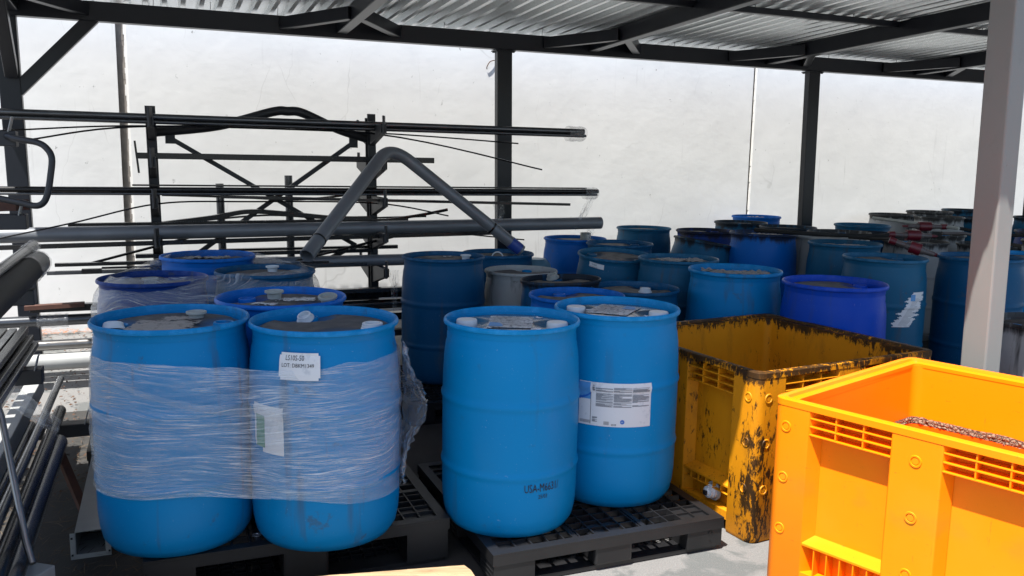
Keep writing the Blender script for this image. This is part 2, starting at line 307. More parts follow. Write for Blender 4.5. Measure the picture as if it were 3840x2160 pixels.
# ---------------------------------------------------------------- mesh helpers
class MB:
    def __init__(s): s.v = []; s.f = []; s.uv = None
    def add(s, vs, fs):
        o = len(s.v); s.v += [Vector(x) for x in vs]; s.f += [tuple(i+o for i in f) for f in fs]
    def box(s, c, d, ax=None):
        """box centre c, full size d, axes ax"""
        ax = ax or (Vector((1, 0, 0)), Vector((0, 1, 0)), Z); c = Vector(c)
        vs = [c + ax[0]*(d[0]*.5*i) + ax[1]*(d[1]*.5*j) + ax[2]*(d[2]*.5*k) for k in (-1, 1) for j in (-1, 1) for i in (-1, 1)]
        s.add(vs, [(0, 2, 3, 1), (4, 5, 7, 6), (0, 1, 5, 4), (2, 6, 7, 3), (0, 4, 6, 2), (1, 3, 7, 5)])
    def bx(s, x0, x1, y0, y1, z0, z1): s.box(((x0+x1)/2, (y0+y1)/2, (z0+z1)/2), (abs(x1-x0), abs(y1-y0), abs(z1-z0)))
    def bar(s, a, b, w, h, upv=Z):
        a, b = Vector(a), Vector(b); d = (b-a); l = d.length; d.normalize()
        sd = d.cross(upv).normalized(); u2 = sd.cross(d).normalized()
        s.box((a+b)/2, (l, w, h), (d, sd, u2))
    def tube(s, pts, r, n=14, cap=True, r2=None, hollow=0.):
        pts = [Vector(p) for p in pts]; rings = []; prev = None
        for i, p in enumerate(pts):
            t = (pts[min(i+1, len(pts)-1)] - pts[max(i-1, 0)]).normalized()
            if prev is None: a = t.orthogonal().normalized()
            else: a = (prev - t*prev.dot(t)).normalized()
            prev = a; b = t.cross(a); rr = r if r2 is None else r + (r2-r)*i/(len(pts)-1)
            rings.append([p + a*(rr*math.cos(2*math.pi*k/n)) + b*(rr*math.sin(2*math.pi*k/n)) for k in range(n)])
        o = len(s.v)
        for rg in rings: s.v += rg
        for i in range(len(rings)-1):
            for k in range(n): s.f.append((o+i*n+k, o+i*n+(k+1) % n, o+(i+1)*n+(k+1) % n, o+(i+1)*n+k))
        if cap and not hollow:
            s.f.append(tuple(o+k for k in range(n))[::-1]); s.f.append(tuple(o+(len(rings)-1)*n+k for k in range(n)))
        if hollow:   # open pipe ends: inner wall a short way in
            for e, sgn in ((0, 1), (-1, -1)):
                t = (pts[1]-pts[0]).normalized() if e == 0 else (pts[-2]-pts[-1]).normalized()
                base = o if e == 0 else o+(len(rings)-1)*n; o2 = len(s.v); cpt = pts[e]
                for k in range(n): s.v.append(cpt + (s.v[base+k]-cpt)*hollow)
                for k in range(n): s.v.append(cpt + (s.v[base+k]-cpt)*hollow + t*r*3)
                for k in range(n):
                    k2 = (k+1) % n
                    s.f.append((base+k, base+k2, o2+k2, o2+k)); s.f.append((o2+k, o2+k2, o2+n+k2, o2+n+k))
                s.f.append(tuple(o2+n+k for k in range(n)))
    def lathe(s, prof, n=64, c=(0, 0, 0), cap=False):
        o = len(s.v); c = Vector(c)
        for r, z in prof:
            for k in range(n): s.v.append(c + Vector((r*math.cos(2*math.pi*k/n), r*math.sin(2*math.pi*k/n), z)))
        for i in range(len(prof)-1):
            for k in range(n): s.f.append((o+i*n+k, o+i*n+(k+1) % n, o+(i+1)*n+(k+1) % n, o+(i+1)*n+k))
        if cap: s.f.append(tuple(o+(len(prof)-1)*n+k for k in range(n)))
    def mesh(s, name, mat, smooth=False, bevel=0):
        me = bpy.data.meshes.new(name); me.from_pydata([tuple(v) for v in s.v], [], s.f); me.update()
        bm = bmesh.new(); bm.from_mesh(me); bmesh.ops.recalc_face_normals(bm, faces=bm.faces); bm.to_mesh(me); bm.free()
        me.materials.append(mat)
        if smooth:
            for p in me.polygons: p.use_smooth = True
            me.set_sharp_from_angle(angle=R_(38))
        return me
    def build(s, name, mat, parent=None, smooth=False, bevel=0):
        o = bpy.data.objects.new(name, s.mesh(name, mat, smooth)); COL.objects.link(o)
        if bevel:
            b = o.modifiers.new('bevel', 'BEVEL'); b.width = bevel; b.segments = 2; b.limit_method = 'ANGLE'
        if parent: o.parent = parent
        return o
def tag(o, label=None, cat=None, group=None, kind=None):
    if label: o['label'] = label
    if cat: o['category'] = cat
    if group: o['group'] = group
    if kind: o['kind'] = kind
    return o
def empty(name, loc=(0, 0, 0), rz=0, label=None, cat=None, group=None):
    o = bpy.data.objects.new(name, None); COL.objects.link(o); o.location = loc; o.rotation_euler = (0, 0, rz); o.empty_display_size = .1
    return tag(o, label, cat, group)
def inst(name, me, parent=None, loc=(0, 0, 0), rot=(0, 0, 0), sc=(1, 1, 1)):
    o = bpy.data.objects.new(name, me); COL.objects.link(o); o.parent = parent; o.location = loc; o.rotation_euler = rot; o.scale = sc; return o
def copy_tree(o, parent=None):
    c = o.copy(); COL.objects.link(c); c.parent = parent
    for ch in list(o.children): copy_tree(ch, c)
    return c
def plumb(v): v = Vector(v); return Vector((v.x - .0145*v.z, v.y, v.z))   # the yard floor falls a little to the right of plumb
def text_geo(s_, size, font_w=1.0):
    cu = bpy.data.curves.new('t', 'FONT'); cu.body = s_; cu.size = size; cu.resolution_u = 2
    ob = bpy.data.objects.new('t', cu); COL.objects.link(ob); dg = bpy.context.evaluated_depsgraph_get()
    me = bpy.data.meshes.new_from_object(ob.evaluated_get(dg)); vs = [v.co.copy() for v in me.vertices]; fs = [tuple(p.vertices) for p in me.polygons]
    bpy.data.objects.remove(ob); bpy.data.meshes.remove(me); bpy.data.curves.remove(cu)
    return [Vector((v.x*font_w, v.y, 0)) for v in vs], fs

def smooth(P, n=8):
    P = [Vector(p) for p in P]; Q = []
    for i in range(len(P)-1):
        p0, p1, p2, p3 = P[max(i-1, 0)], P[i], P[i+1], P[min(i+2, len(P)-1)]
        for k in range(n):
            t = k/n; Q.append(.5*((2*p1)+(p2-p0)*t+(2*p0-5*p1+4*p2-p3)*t*t+(3*p1-p0-3*p2+p3)*t**3))
    Q.append(P[-1]); return Q

# ---------------------------------------------------------------- ground, wall
g = MB(); g.add([(-80, -80, 0), (80, -80, 0), (80, 80, 0), (-80, 80, 0)], [(0, 1, 2, 3)])
tag(g.build('ground', M_ground), kind='structure')
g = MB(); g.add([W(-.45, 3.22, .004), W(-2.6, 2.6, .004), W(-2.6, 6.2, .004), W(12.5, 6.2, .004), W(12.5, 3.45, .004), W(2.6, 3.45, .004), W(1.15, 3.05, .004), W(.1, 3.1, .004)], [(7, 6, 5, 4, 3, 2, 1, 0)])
tag(g.build('shaded_floor', M_slab), kind='structure')  # dark sheet laid where the canopy shades the concrete
wn = 9.1
wall = empty('boundary_wall', W(0, wn, 0), A_, 'tall white painted concrete wall in full sun behind the canopy', 'wall')
for (u0, u1) in ((-9, -.345), (-.255, 6.935), (6.985, 17)):
    m = MB(); m.bx(u0, u1, 0, .2, 0, 4.6); m.build('wall_panel', M_wall, wall)
for (u0, u1) in ((-.345, -.255), (6.935, 6.985)):
    m = MB(); nz_ = 90
    for i in range(nz_):
        za, zb = 4.6*i/nz_, 4.6*(i+1)/nz_; d = .035 + .008*noise.noise(Vector((u0, za*6, 0)))
        m.bx(u0, u1, d, .19, za, zb)
    m.build('sealant_joint', M_joint, wall)
    m = MB()
    for i in range(nz_):
        za, zb = 4.6*i/nz_, 4.6*(i+1)/nz_; d = .22*(u1-u0)*(1+.8*noise.noise(Vector((u1, za*9, 3))))
        m.bx(u1-max(d, .004), u1+.001, .0045, .03, za, zb)
    m.build('sunlit_joint_edge', M_jedge, wall)  # ragged bright strip painted for the sunlit side of the groove
# ---------------------------------------------------------------- canopy
can = empty('steel_canopy', W(3, 5, 0), 0, 'light grey steel canopy, coloured dark as if backlit, with corrugated metal roof over the drums', 'canopy')
OFF = Vector(W(3, 5, 0))
class CB(MB):
    def build(s, name, mat, parent=None, **k):
        s.v = [v-OFF for v in s.v]; return MB.build(s, name, mat, parent, **k)
AX = (U, N, Z)
def column(u, n, du, dn, top, mat):
    m = CB(); b = W(u, n, 0); t = W(u, n, top)
    vs = [plumb(q + U*(du/2*i) + N*(dn/2*j)) for q in (b, t) for (i, j) in ((-1, -1), (1, -1), (1, 1), (-1, 1))]
    m.add(vs, [(0, 3, 2, 1), (4, 5, 6, 7), (0, 1, 5, 4), (1, 2, 6, 5), (2, 3, 7, 6), (3, 0, 4, 7)])
    m.box(b+Z*.008, (.28, .24, .016), AX)
    return m.build('column', mat, can, bevel=.008)
for u in (-1.02, 3.075, 6.74, 10.35): column(u, 7.75, .15, .085, 2.74, M_steel)
for u in (-.75, 3.68+.02, 7.9): column(u, 2.94, .105, .14, 3.02, M_colp)
def bar(name, a, b, w, h, mat=M_steel):
    m = CB(); m.bar(a, b, w, h); return m.build(name, mat, can, bevel=.006)
bar('rear_beam', W(-1.45, 7.745, 2.805), W(12.2, 7.745, 2.805), .10, .15)
bar('front_beam', W(-1.45, 2.94, 3.0), W(12.2, 2.94, 3.0), .10, .13)
rz = lambda n: 2.762 + .033*(7.7-n)          # underside of the rafters
raf = (-1.0, 1.5, 3.94, 6.05, 8.15, 10.25, 12.1)
for u in raf:
    dz = .03 if u == 3.94 else 0
    bar('rafter', W(u, 7.69, rz(7.69)+.07+dz*.0), W(u, 2.55, rz(2.55)+.07), .09, .14)
    for sd in (-1, 1):
        if u == -1.0 and sd < 0: continue
        m = CB(); a = W(u+sd*.04, 7.08, rz(7.1)+.065); b = W(u+sd*.50, 7.70, 2.815); m.bar(a, b, .075, .10); m.build('corner_brace', M_steel, can, bevel=.005)
for n in (5.93, 4.35):
    for a, b in zip(raf[:-1], raf[1:]): bar('purlin', W(a+.045, n, rz(n)+.115), W(b-.045, n, rz(n)+.115), .06, .05)
bar('knee_brace', plumb(W(-.98, 7.75, 2.17)), W(-.42, 7.75, 2.79), .07, .10)
bar('knee_brace', plumb(W(-1.0, 7.69, 2.30)), W(-1.0, 7.05, rz(7)+.02), .09, .10)
for u in (3.075, 6.74, 10.35):
    m = CB(); m.box(plumb(W(u, 7.75, 2.722)), (.20, .13, .010), AX)
    for du in (-.082, .082):
        for dn in (-.05, .05): m.box(plumb(W(u+du, 7.75+dn, 2.712)), (.018, .018, .012), AX)
    m.build('cap_plate', M_steel, can)
# corrugated deck
m = CB(); pitch = .140; prof = []
u = -1.48
while u < 12.3:
    for du, z in ((0, 0), (.036, 0), (.048, .050), (.128, .050)): prof.append((u+du, z))
    u += pitch
for e in (0, 1):
    for (uu, z) in prof:
        n = (8.5, 2.395 if -.9 < uu < .9 else 2.52)[e]; m.v.append(W(uu, n, rz(n)+.142+z))  # unseen front edge stepped so its shadow covers the middle drums
k = len(prof); m.f = [(i, i+1, k+i+1, k+i) for i in range(k-1)]
deck = m.build('corrugated_roof', M_galv, can)
sd = deck.modifiers.new('sheet', 'SOLIDIFY'); sd.thickness = .0012; sd.offset = 1
for i in range(0, 3):   # drop wires that hang from the deck edge
    pass
m = CB()
for k in range(26):
    u = -1.0+k*.49+random.uniform(-.05, .05); m.bar(W(u, 7.70, 2.88), W(u+.004, 7.70, 2.945), .004, .004)
for k in range(24):
    u = -1.0+k*.5+random.uniform(-.05, .05); m.bar(W(u, 5.93, rz(5.93)+.13), W(u+.004, 5.93, rz(5.93)+.185), .004, .004)
m.build('deck_fastener', M_rack, can)

# ---------------------------------------------------------------- drums
PROF = [(.0, .012), (.20, .012), (.235, 0), (.262, .010), (.281, .040), (.290, .085), (.2945, .14), (.2950, .245), (.2951, .256), (.2990, .264), (.3012, .274), (.2990, .284), (.2951, .292), (.2952, .303), (.296, .42), (.2955, .537), (.2954, .548), (.2998, .557), (.3018, .567), (.2998, .577), (.2954, .586), (.2953, .597), (.2935, .66), (.290, .73), (.283, .785), (.2785, .80), (.2780, .826), (.2755, .832), (.2765, .860), (.2775, .865), (.286, .8665), (.2920, .869), (.2935, .874), (.2928, .881), (.2900, .8865), (.2865, .889), (.2832, .887), (.2805, .880), (.2770, .840)]
def prof_r(z):
    for (r0, z0), (r1, z1) in zip(PROF[2:], PROF[3:]):
        if z0 <= z <= z1: return r0+(r1-r0)*((z-z0)/max(z1-z0, 1e-6))
    return .297
_bm = MB(); _bm.lathe(PROF, 72)
_meshes = {}
def body_mesh(c, oily=False):
    if ('b', c, oily) not in _meshes:
        mt = MT[c]
        if oily: q = PARAM[mt.name]; mt = drum_mat('oil_run_'+q[0], *q[1:], rim=True)
        _meshes['b', c, oily] = _bm.mesh('body', mt, smooth=True)
    return _meshes['b', c, oily]
def sm(a, b, x): t = min(1, max(0, (x-a)/(b-a))); return t*t*(3-2*t)
def lid_mesh(c, kind):
    if ('l', c, kind) in _meshes: return _meshes['l', c, kind]
    m = MB(); rr = [0, .02, .05, .08, .11, .14, .165, .19, .21, .23, .248, .262, .2755]; n = 72; low = []
    m.v.append(Vector((0, 0, .872))); low.append(0)
    for r in rr[1:]:
        for k in range(n):
            a = 2*math.pi*k/n; x, y = r*math.cos(a), r*math.sin(a)
            pk = max(1-sm(.075, .115, math.hypot(x-.195, (y+.01)*.85)), 1-sm(.075, .115, math.hypot(x+.195, (y+.01)*.85)))
            ed = sm(.240, .266, r); h = .872 - .020*pk - .016*ed*(1-pk*.3)
            m.v.append(Vector((x, y, h))); low.append(min(1, max(pk*.75, sm(.252, .272, r))))
    for k in range(n): m.f.append((0, 1+k, 1+(k+1) % n))
    for i in range(len(rr)-2):
        for k in range(n): m.f.append((1+i*n+k, 1+i*n+(k+1) % n, 1+(i+1)*n+(k+1) % n, 1+(i+1)*n+k))
    me = m.mesh('lid', LM[c, kind], smooth=False)
    for p in me.polygons: p.use_smooth = True
    at = me.attributes.new('low', 'FLOAT', 'POINT')
    for i, v in enumerate(low): at.data[i].value = v
    _meshes['l', c, kind] = me; return me
def ring_mesh(c):
    if ('r', c) not in _meshes:
        m = MB(); m.lathe([(.040, 0), (.041, .016), (.038, .022), (.032, .022), (.030, .012), (.010, .010), (0.0001, .010)], 28)
        _meshes['r', c] = m.mesh('bung', MT[c], smooth=True)
    return _meshes['r', c]
m = MB(); m.lathe([(.0445, 0), (.046, .004), (.045, .030), (.042, .034), (.010, .0345), (.0001, .034)], 36); CAPM = m.mesh('screw_cap', M_capw, smooth=True)
m = MB(); m.lathe([(.046, 0), (.046, .006), (.040, .007), (.0405, .013), (.037, .014), (.0375, .021), (.0355, .022), (.036, .029), (.034, .031), (.028, .031), (.027, .010), (.0001, .010)], 32); PLUGM = m.mesh('threaded_plug', M_capw, smooth=True); PLUGD = m.mesh('threaded_plug', M_capd, smooth=True)
m = MB(); m.lathe([(.028, 0), (.030, .02), (.031, .022), (.040, .026), (.040, .034), (.033, .036), (.030, .022), (.0001, .020)], 32); FLANM = m.mesh('flanged_plug', M_capd, smooth=True); FLANW = m.mesh('flanged_plug', M_capw, smooth=True)

def torn(name, w, h, mat, parent, loc, rz, seed, keep=.5, nx=26, ny=20, amp=.006, tilt=(0, 0)):
    """flat torn paper scrap, edges ragged, slightly crumpled"""
    m = MB(); idx = {}
    for j in range(ny+1):
        for i in range(nx+1):
            x, y = (i/nx-.5)*w, (j/ny-.5)*h
            z = amp*abs(noise.noise(Vector((x*22+seed, y*22, seed))))+.0015
            idx[i, j] = len(m.v); m.v.append(Vector((x + .004*noise.noise(Vector((x*60, y*60, seed))), y+.004*noise.noise(Vector((x*60, y*60, seed+9))), z)))
    for j in range(ny):
        for i in range(nx):
            x, y = (i+.5)/nx-.5, (j+.5)/ny-.5
            e = max(abs(x), abs(y))*2; q = noise.noise(Vector((x*7+seed*3, y*7, seed)))*.6 + noise.noise(Vector((x*19, y*19, seed)))*.35
            if q + keep - sm(.55, 1.0, e)*.6 > 0: m.f.append((idx[i, j], idx[i+1, j], idx[i+1, j+1], idx[i, j+1]))
    if not m.f: return None
    if parent.get('category') == 'drum': loc = (loc[0], loc[1], loc[2]-.012)
    o = m.build(name, mat, parent); o.location = loc; o.rotation_euler = (tilt[0], tilt[1], rz); return o

def cyl_patch(name, mat, parent, a0, a1, z0, z1, off=.0016, na=24, nzz=8, shape=None, skew=0.):
    """sheet bent round the drum wall; angles in degrees in the drum's own frame"""
    m = MB(); keepi = {}
    for j in range(nzz+1):
        for i in range(na+1):
            a = R_(a0+(a1-a0)*i/na); z = z0+(z1-z0)*j/nzz + skew*(i/na-.5); r = prof_r(z)+off
            m.v.append(Vector((r*math.cos(a), r*math.sin(a), z)))
    for j in range(nzz):
        for i in range(na):
            if shape and not shape((i+.5)/na, (j+.5)/nzz): continue
            k = j*(na+1)+i; m.f.append((k, k+1, k+na+2, k+na+1))
    return m.build(name, mat, parent)
def cyl_text(s_, size, parent, a0, z, mat, off=.0026, name='lettering', wf=1., skew=0.):
    vs, fs = text_geo(s_, size, wf); m = MB()
    for v in vs:
        a = R_(a0)+v.x/.2985; zz = z+v.y+skew*v.x; r = prof_r(zz)+off; m.v.append(Vector((r*math.cos(a), r*math.sin(a), zz)))
    m.f = fs; return m.build(name, mat, parent)

def drum(label, X, Y, top, base, color, lid='dusty', R=.2925, rot=0, bungs='ring', group='blue plastic drums under the canopy', tilt=None, name='plastic_drum'):
    t = empty(name, (X, Y, base), 0, label, 'drum', group)
    s = R/.2925; t.scale = (s, s, (top-base)/.889)
    if tilt: t.rotation_euler = (R_(tilt[0]), R_(tilt[1]), 0)
    inst('body', body_mesh(color, lid == 'black'), t)
    rz = R_(rot); inst('lid', lid_mesh(color, lid), t, loc=(0, 0, -.012), rot=(0, 0, rz))
    for k in (-1, 1):
        x, y = .195*k*math.cos(rz), .195*k*math.sin(rz)
        kind = bungs if isinstance(bungs, str) else bungs[(k+1)//2]
        if kind == 'cap': inst('screw_cap', CAPM, t, (x, y, .840))
        elif kind == 'ring': inst('bung', ring_mesh('light blue' if 'white' in color else color), t, (x, y, .839))
        elif kind == 'plug':
            inst('bung', ring_mesh(color), t, (x, y, .839)); inst('plug', PLUGD, t, (x, y, .846), sc=(.72, .72, .5))
    return t

PB = .15
DG = 'blue drums banded together on the left pallet'; GG = 'drums film-wrapped on the pallet by the pipe rack'; RG = 'used drums crowded under the right side of the canopy'
dA = drum('clean light blue drum with two white caps, front and centre, stamped USA-M6631', .002, 3.631, 1.042, PB, 'fresh blue', 'wet', rot=-4, bungs='cap', group='newer drums with white caps')
dB = drum('light blue drum with a large white text label on its side', .493, 3.968, 1.043, PB, 'fresh blue', 'wet', rot=-16, bungs='cap', group='newer drums with white caps')
dC = drum('tall dark blue drum standing alone between the film-banded drums and the dirty white drum', -.489, 6.049, 1.034, PB, 'deep blue', rot=2, group=RG)
dD1 = drum('left drum of the front film-banded pair, grey paper remnants on its lid', -1.328, 3.293, 1.084, .20, 'light blue', rot=14, group=DG)
dD2 = drum('right drum of the film-banded pair with white LS10S-50 sticker', -.746, 3.368, 1.074, .20, 'light blue', rot=-58, group=DG)
dD3 = drum('drum standing behind the front film-banded pair, lid with two loose white plugs', -1.059, 3.894, 1.075, .20, 'bright blue', rot=-22, group=DG)
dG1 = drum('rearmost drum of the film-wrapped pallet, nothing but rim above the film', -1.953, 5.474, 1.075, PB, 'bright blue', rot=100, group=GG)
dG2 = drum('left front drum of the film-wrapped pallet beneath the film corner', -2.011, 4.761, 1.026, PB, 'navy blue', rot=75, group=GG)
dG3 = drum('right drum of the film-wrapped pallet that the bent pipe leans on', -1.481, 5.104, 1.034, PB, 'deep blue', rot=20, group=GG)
dE1 = drum('drum with a white hoop on its lid just behind the tall dark drum', -.12, 6.95, .965, 0, 'deep blue', rot=30, group=RG)
dE2 = drum('dirty white drum with a black-stained rim right of the tall dark drum', .065, 6.34, .905, 0, 'white', 'dusty', R=.272, rot=75, group=RG)
dE3 = drum('low blue drum with a black oily lid in front of the dirty white drum', .36, 5.76, .922, 0, 'deep blue', 'black', R=.276, rot=95, tilt=(-1, -2), group=RG)
dE4 = drum('bright blue rim showing just behind the two white-capped drums', .394, 5.141, .915, 0, 'bright blue', rot=120, group=RG)
dE5 = drum('blue drum with a loose round white plug on its dusty lid, behind the text-labelled drum', .81, 5.606, .897, 0, 'deep blue', rot=60, group=RG)
dE6 = drum('blue drum with a tall grey spout on its lid, near the pipe ends', .579, 7.982, 1.005, PB, 'bright blue', R=.2925, rot=170, group=RG)
dE7 = drum('teal blue drum tipped toward the viewer with a small LOT sticker under its rim', .769, 6.702, 1.006, PB, 'teal blue', rot=-28, tilt=(4.2, 2.0), group=RG)
dE8 = drum('blue drum with a dusty lid directly behind the tipped drum with the LOT sticker', .932, 7.471, 1.013, PB, 'deep blue', rot=40, group=RG)
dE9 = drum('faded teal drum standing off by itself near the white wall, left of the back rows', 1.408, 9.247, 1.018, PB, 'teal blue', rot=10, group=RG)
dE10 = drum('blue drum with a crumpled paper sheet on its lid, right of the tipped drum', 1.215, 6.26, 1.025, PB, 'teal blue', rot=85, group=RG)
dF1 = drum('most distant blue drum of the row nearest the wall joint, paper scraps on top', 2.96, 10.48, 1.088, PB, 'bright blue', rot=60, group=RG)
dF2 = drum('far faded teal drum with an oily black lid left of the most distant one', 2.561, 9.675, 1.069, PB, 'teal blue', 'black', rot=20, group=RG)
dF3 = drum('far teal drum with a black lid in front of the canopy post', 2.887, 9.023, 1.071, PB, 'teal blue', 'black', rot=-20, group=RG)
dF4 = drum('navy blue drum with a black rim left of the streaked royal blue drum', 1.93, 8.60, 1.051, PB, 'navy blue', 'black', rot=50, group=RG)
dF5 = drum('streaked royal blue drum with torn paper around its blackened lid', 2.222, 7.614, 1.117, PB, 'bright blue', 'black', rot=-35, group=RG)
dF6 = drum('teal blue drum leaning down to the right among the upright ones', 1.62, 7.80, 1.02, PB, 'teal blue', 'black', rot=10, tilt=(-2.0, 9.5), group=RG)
dF7 = drum('blue drum with a wide grey paper strip on its lid, behind the grimy bin', 1.48, 5.665, 1.022, 0, 'light blue', R=.3055, rot=-110, group=RG)
dF8 = drum('royal blue drum with two open bungs behind the back corner of the grimy bin', 1.955, 5.16, 1.017, 0, 'royal blue', R=.3055, rot=22, group=RG)
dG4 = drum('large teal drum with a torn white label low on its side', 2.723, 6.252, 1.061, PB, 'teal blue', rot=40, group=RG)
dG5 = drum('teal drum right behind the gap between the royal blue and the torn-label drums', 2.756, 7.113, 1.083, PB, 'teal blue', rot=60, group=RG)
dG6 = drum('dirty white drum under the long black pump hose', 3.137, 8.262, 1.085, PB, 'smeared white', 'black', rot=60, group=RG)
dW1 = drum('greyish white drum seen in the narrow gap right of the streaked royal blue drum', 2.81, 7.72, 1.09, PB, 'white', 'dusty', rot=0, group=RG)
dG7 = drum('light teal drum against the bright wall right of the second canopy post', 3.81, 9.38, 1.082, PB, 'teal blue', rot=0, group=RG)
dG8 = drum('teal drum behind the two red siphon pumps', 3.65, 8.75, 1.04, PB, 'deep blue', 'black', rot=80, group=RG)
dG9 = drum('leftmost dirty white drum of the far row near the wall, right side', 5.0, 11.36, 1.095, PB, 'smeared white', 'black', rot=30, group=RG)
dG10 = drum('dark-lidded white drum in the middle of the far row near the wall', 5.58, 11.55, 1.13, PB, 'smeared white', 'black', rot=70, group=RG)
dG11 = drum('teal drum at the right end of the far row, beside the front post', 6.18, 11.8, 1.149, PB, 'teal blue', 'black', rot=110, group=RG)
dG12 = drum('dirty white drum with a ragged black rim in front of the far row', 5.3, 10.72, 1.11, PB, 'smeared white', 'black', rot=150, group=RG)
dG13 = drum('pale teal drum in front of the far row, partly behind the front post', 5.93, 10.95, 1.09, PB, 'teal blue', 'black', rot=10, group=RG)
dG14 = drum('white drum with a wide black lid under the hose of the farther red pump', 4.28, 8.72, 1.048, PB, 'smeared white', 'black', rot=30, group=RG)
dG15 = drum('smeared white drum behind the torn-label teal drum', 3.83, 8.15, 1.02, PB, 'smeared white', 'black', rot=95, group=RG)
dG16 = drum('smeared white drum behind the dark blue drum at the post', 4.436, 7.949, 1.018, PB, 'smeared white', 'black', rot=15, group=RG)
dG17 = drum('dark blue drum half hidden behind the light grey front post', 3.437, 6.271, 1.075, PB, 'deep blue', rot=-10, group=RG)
drum('blue drum peeking out right of the light grey front post, middle height', 4.02, 6.72, 1.05, PB, 'light blue', rot=-10, group=RG)
drum('black-rimmed dirty white drum low at the right edge of the photo, behind the front post', 2.96, 4.62, .89, 0, 'smeared white', 'black', rot=-10, group=RG)
drum('white drum right of the post, upper of two at the right edge', 4.75, 7.45, 1.10, PB, 'smeared white', 'black', rot=-10, group=RG)
drum('navy drum right of the post near the wall side', 5.35, 8.6, 1.10, PB, 'navy blue', 'black', rot=-10, group=RG)
drum('farthest blue drum visible right of the post', 6.6, 10.8, 1.12, PB, 'teal blue', 'black', rot=-10, group=RG)

# --- things printed on, stuck to or lying on drums
cyl_text('USA-M6631/', .049, dA, -78, .214, M_ink, wf=.64)
cyl_text('25/03', .024, dA, -66, .184, M_ink, wf=.8)
def printed_side_label(t):
    """big white product label: header line, columns of small print, logo, bar code"""
    z0, z1, a0, a1 = .395, .592, -128, -63.5
    lab = cyl_patch('side_label', M_paper, t, a0, a1, z0, z1, na=40)
    def P(name, mat, f0, f1, g0, g1, off=.0024, na=4, shape=None, nzz=1): return cyl_patch(name, mat, lab, a0+(a1-a0)*f0, a0+(a1-a0)*f1, z0+(z1-z0)*g0, z0+(z1-z0)*g1, off, na, nzz, shape)
    P('green_stripe', M_green, .19, .99, .955, .975, na=16)
    m = MB()
    rs = random.Random(3)
    for (c0, c1, rows, gtop, gbot) in ((.20, .235, 14, .93, .80), (.245, .47, 34, .88, .44), (.48, .72, 34, .90, .44), (.73, .97, 34, .90, .46), (.20, .27, 10, .20, .08), (.02, .17, 4, .10, .03)):
        for k in range(rows):
            if rs.random() < .14: continue
            g = gtop-(gtop-gbot)*k/rows; e = c1 if rs.random() < .6 else c0+(c1-c0)*rs.uniform(.3, .95)
            A0, A1 = R_(a0+(a1-a0)*c0), R_(a0+(a1-a0)*e); zz = z0+(z1-z0)*g; n_ = 5
            for i in range(n_):
                b0, b1 = A0+(A1-A0)*i/n_, A0+(A1-A0)*(i+1)/n_; r = prof_r(zz)+.0023
                m.add([(r*math.cos(b0), r*math.sin(b0), zz), (r*math.cos(b1), r*math.sin(b1), zz), (r*math.cos(b1), r*math.sin(b1), zz+.0016), (r*math.cos(b0), r*math.sin(b0), zz+.0016)], [(0, 1, 2, 3)])
    m.build('small_print', M_inkf, lab)
    m = MB()
    for (c0, c1, g0, g1, nb) in ((.36, .43, .04, .12, 16), (.46, .53, .03, .07, 12)):
        for k in range(nb):
            if k % 3 == 2: continue
            b = a0+(a1-a0)*(c0+(c1-c0)*k/nb); b2 = b+(a1-a0)*(c1-c0)/nb*.55; r = prof_r(.42)+.0024; zz0, zz1 = z0+(z1-z0)*g0, z0+(z1-z0)*g1
            m.add([(r*math.cos(R_(x)), r*math.sin(R_(x)), z) for x, z in ((b, zz0), (b2, zz0), (b2, zz1), (b, zz1))], [(0, 1, 2, 3)])
    m.build('bar_code', M_ink, lab)
    ca, cz, m = R_(-89), z0+(z1-z0)*.12, MB(); r = prof_r(cz)+.0024
    ring = [(ca+.010/r*math.cos(t_)*1., cz+.010*math.sin(t_)) for t_ in [2*math.pi*k/20 for k in range(20)]]
    m.add([(r*math.cos(x), r*math.sin(x), z) for x, z in ring], [tuple(range(20))]); m.build('round_seal', M_blueink, lab)
    cyl_text('NSF', .0085, lab, -90.3, cz-.003, M_capw, off=.0030, name='seal_lettering', wf=.8)
    P('blue_panel', M_lightblueink, .0, .17, .60, .985, na=8, nzz=10)
    P('dark_blue_arc', M_blueink, .0, .172, .56, .80, off=.0028, na=12, nzz=20, shape=lambda x, y: abs(y-(.25+.5*x*x)) < .14*(1-.3*x))
    P('panel_edge', M_ink, .172, .178, .03, .985, na=1)
printed_side_label(dB)
# sticker on the banded drum (its square 2-D code is left out)
lab = cyl_patch('sticker', M_paper, dD2, -110.6, -80.8, .722-.18*0-.0, .822, off=.018, na=20)
def put_sticker():
    s = (1.074-.20)/.889; za, zb = (.895-.20)/s, (.996-.20)/s
    bpy.data.objects.remove(lab)
    l = cyl_patch('sticker', M_paper, dD2, -110.6, -80.8, za, zb, off=.0165, na=24, nzz=10, shape=lambda x, y: not ((x < .04 or x > .96) and (y > .92 or y < .08)))
    cyl_text('LS10S-50', .027, l, -105.8, zb-.028, M_ink, off=.0178, wf=.72)
    cyl_text('LOT: DBKM1349', .021, l, -108.6, zb-.054, M_ink, off=.0178, wf=.82)
    cyl_text('Mixed', .006, l, -109.2, zb-.062, M_inkf, off=.0178) if False else None
put_sticker()
s_ = .95
l = cyl_patch('product_label', M_paper, dD2, -141, -109, .385, .59, off=.0015, na=20, nzz=12, shape=lambda x, y: y > .25*abs(x-.7) + .04)
cyl_patch('green_band', M_green, l, -138, -127, .42, .55, off=.0026, na=8)
l = cyl_patch('sticker', M_paper, dE7, -139.5, -113, .808, .846, off=.0045, na=14, nzz=4, skew=-.012)
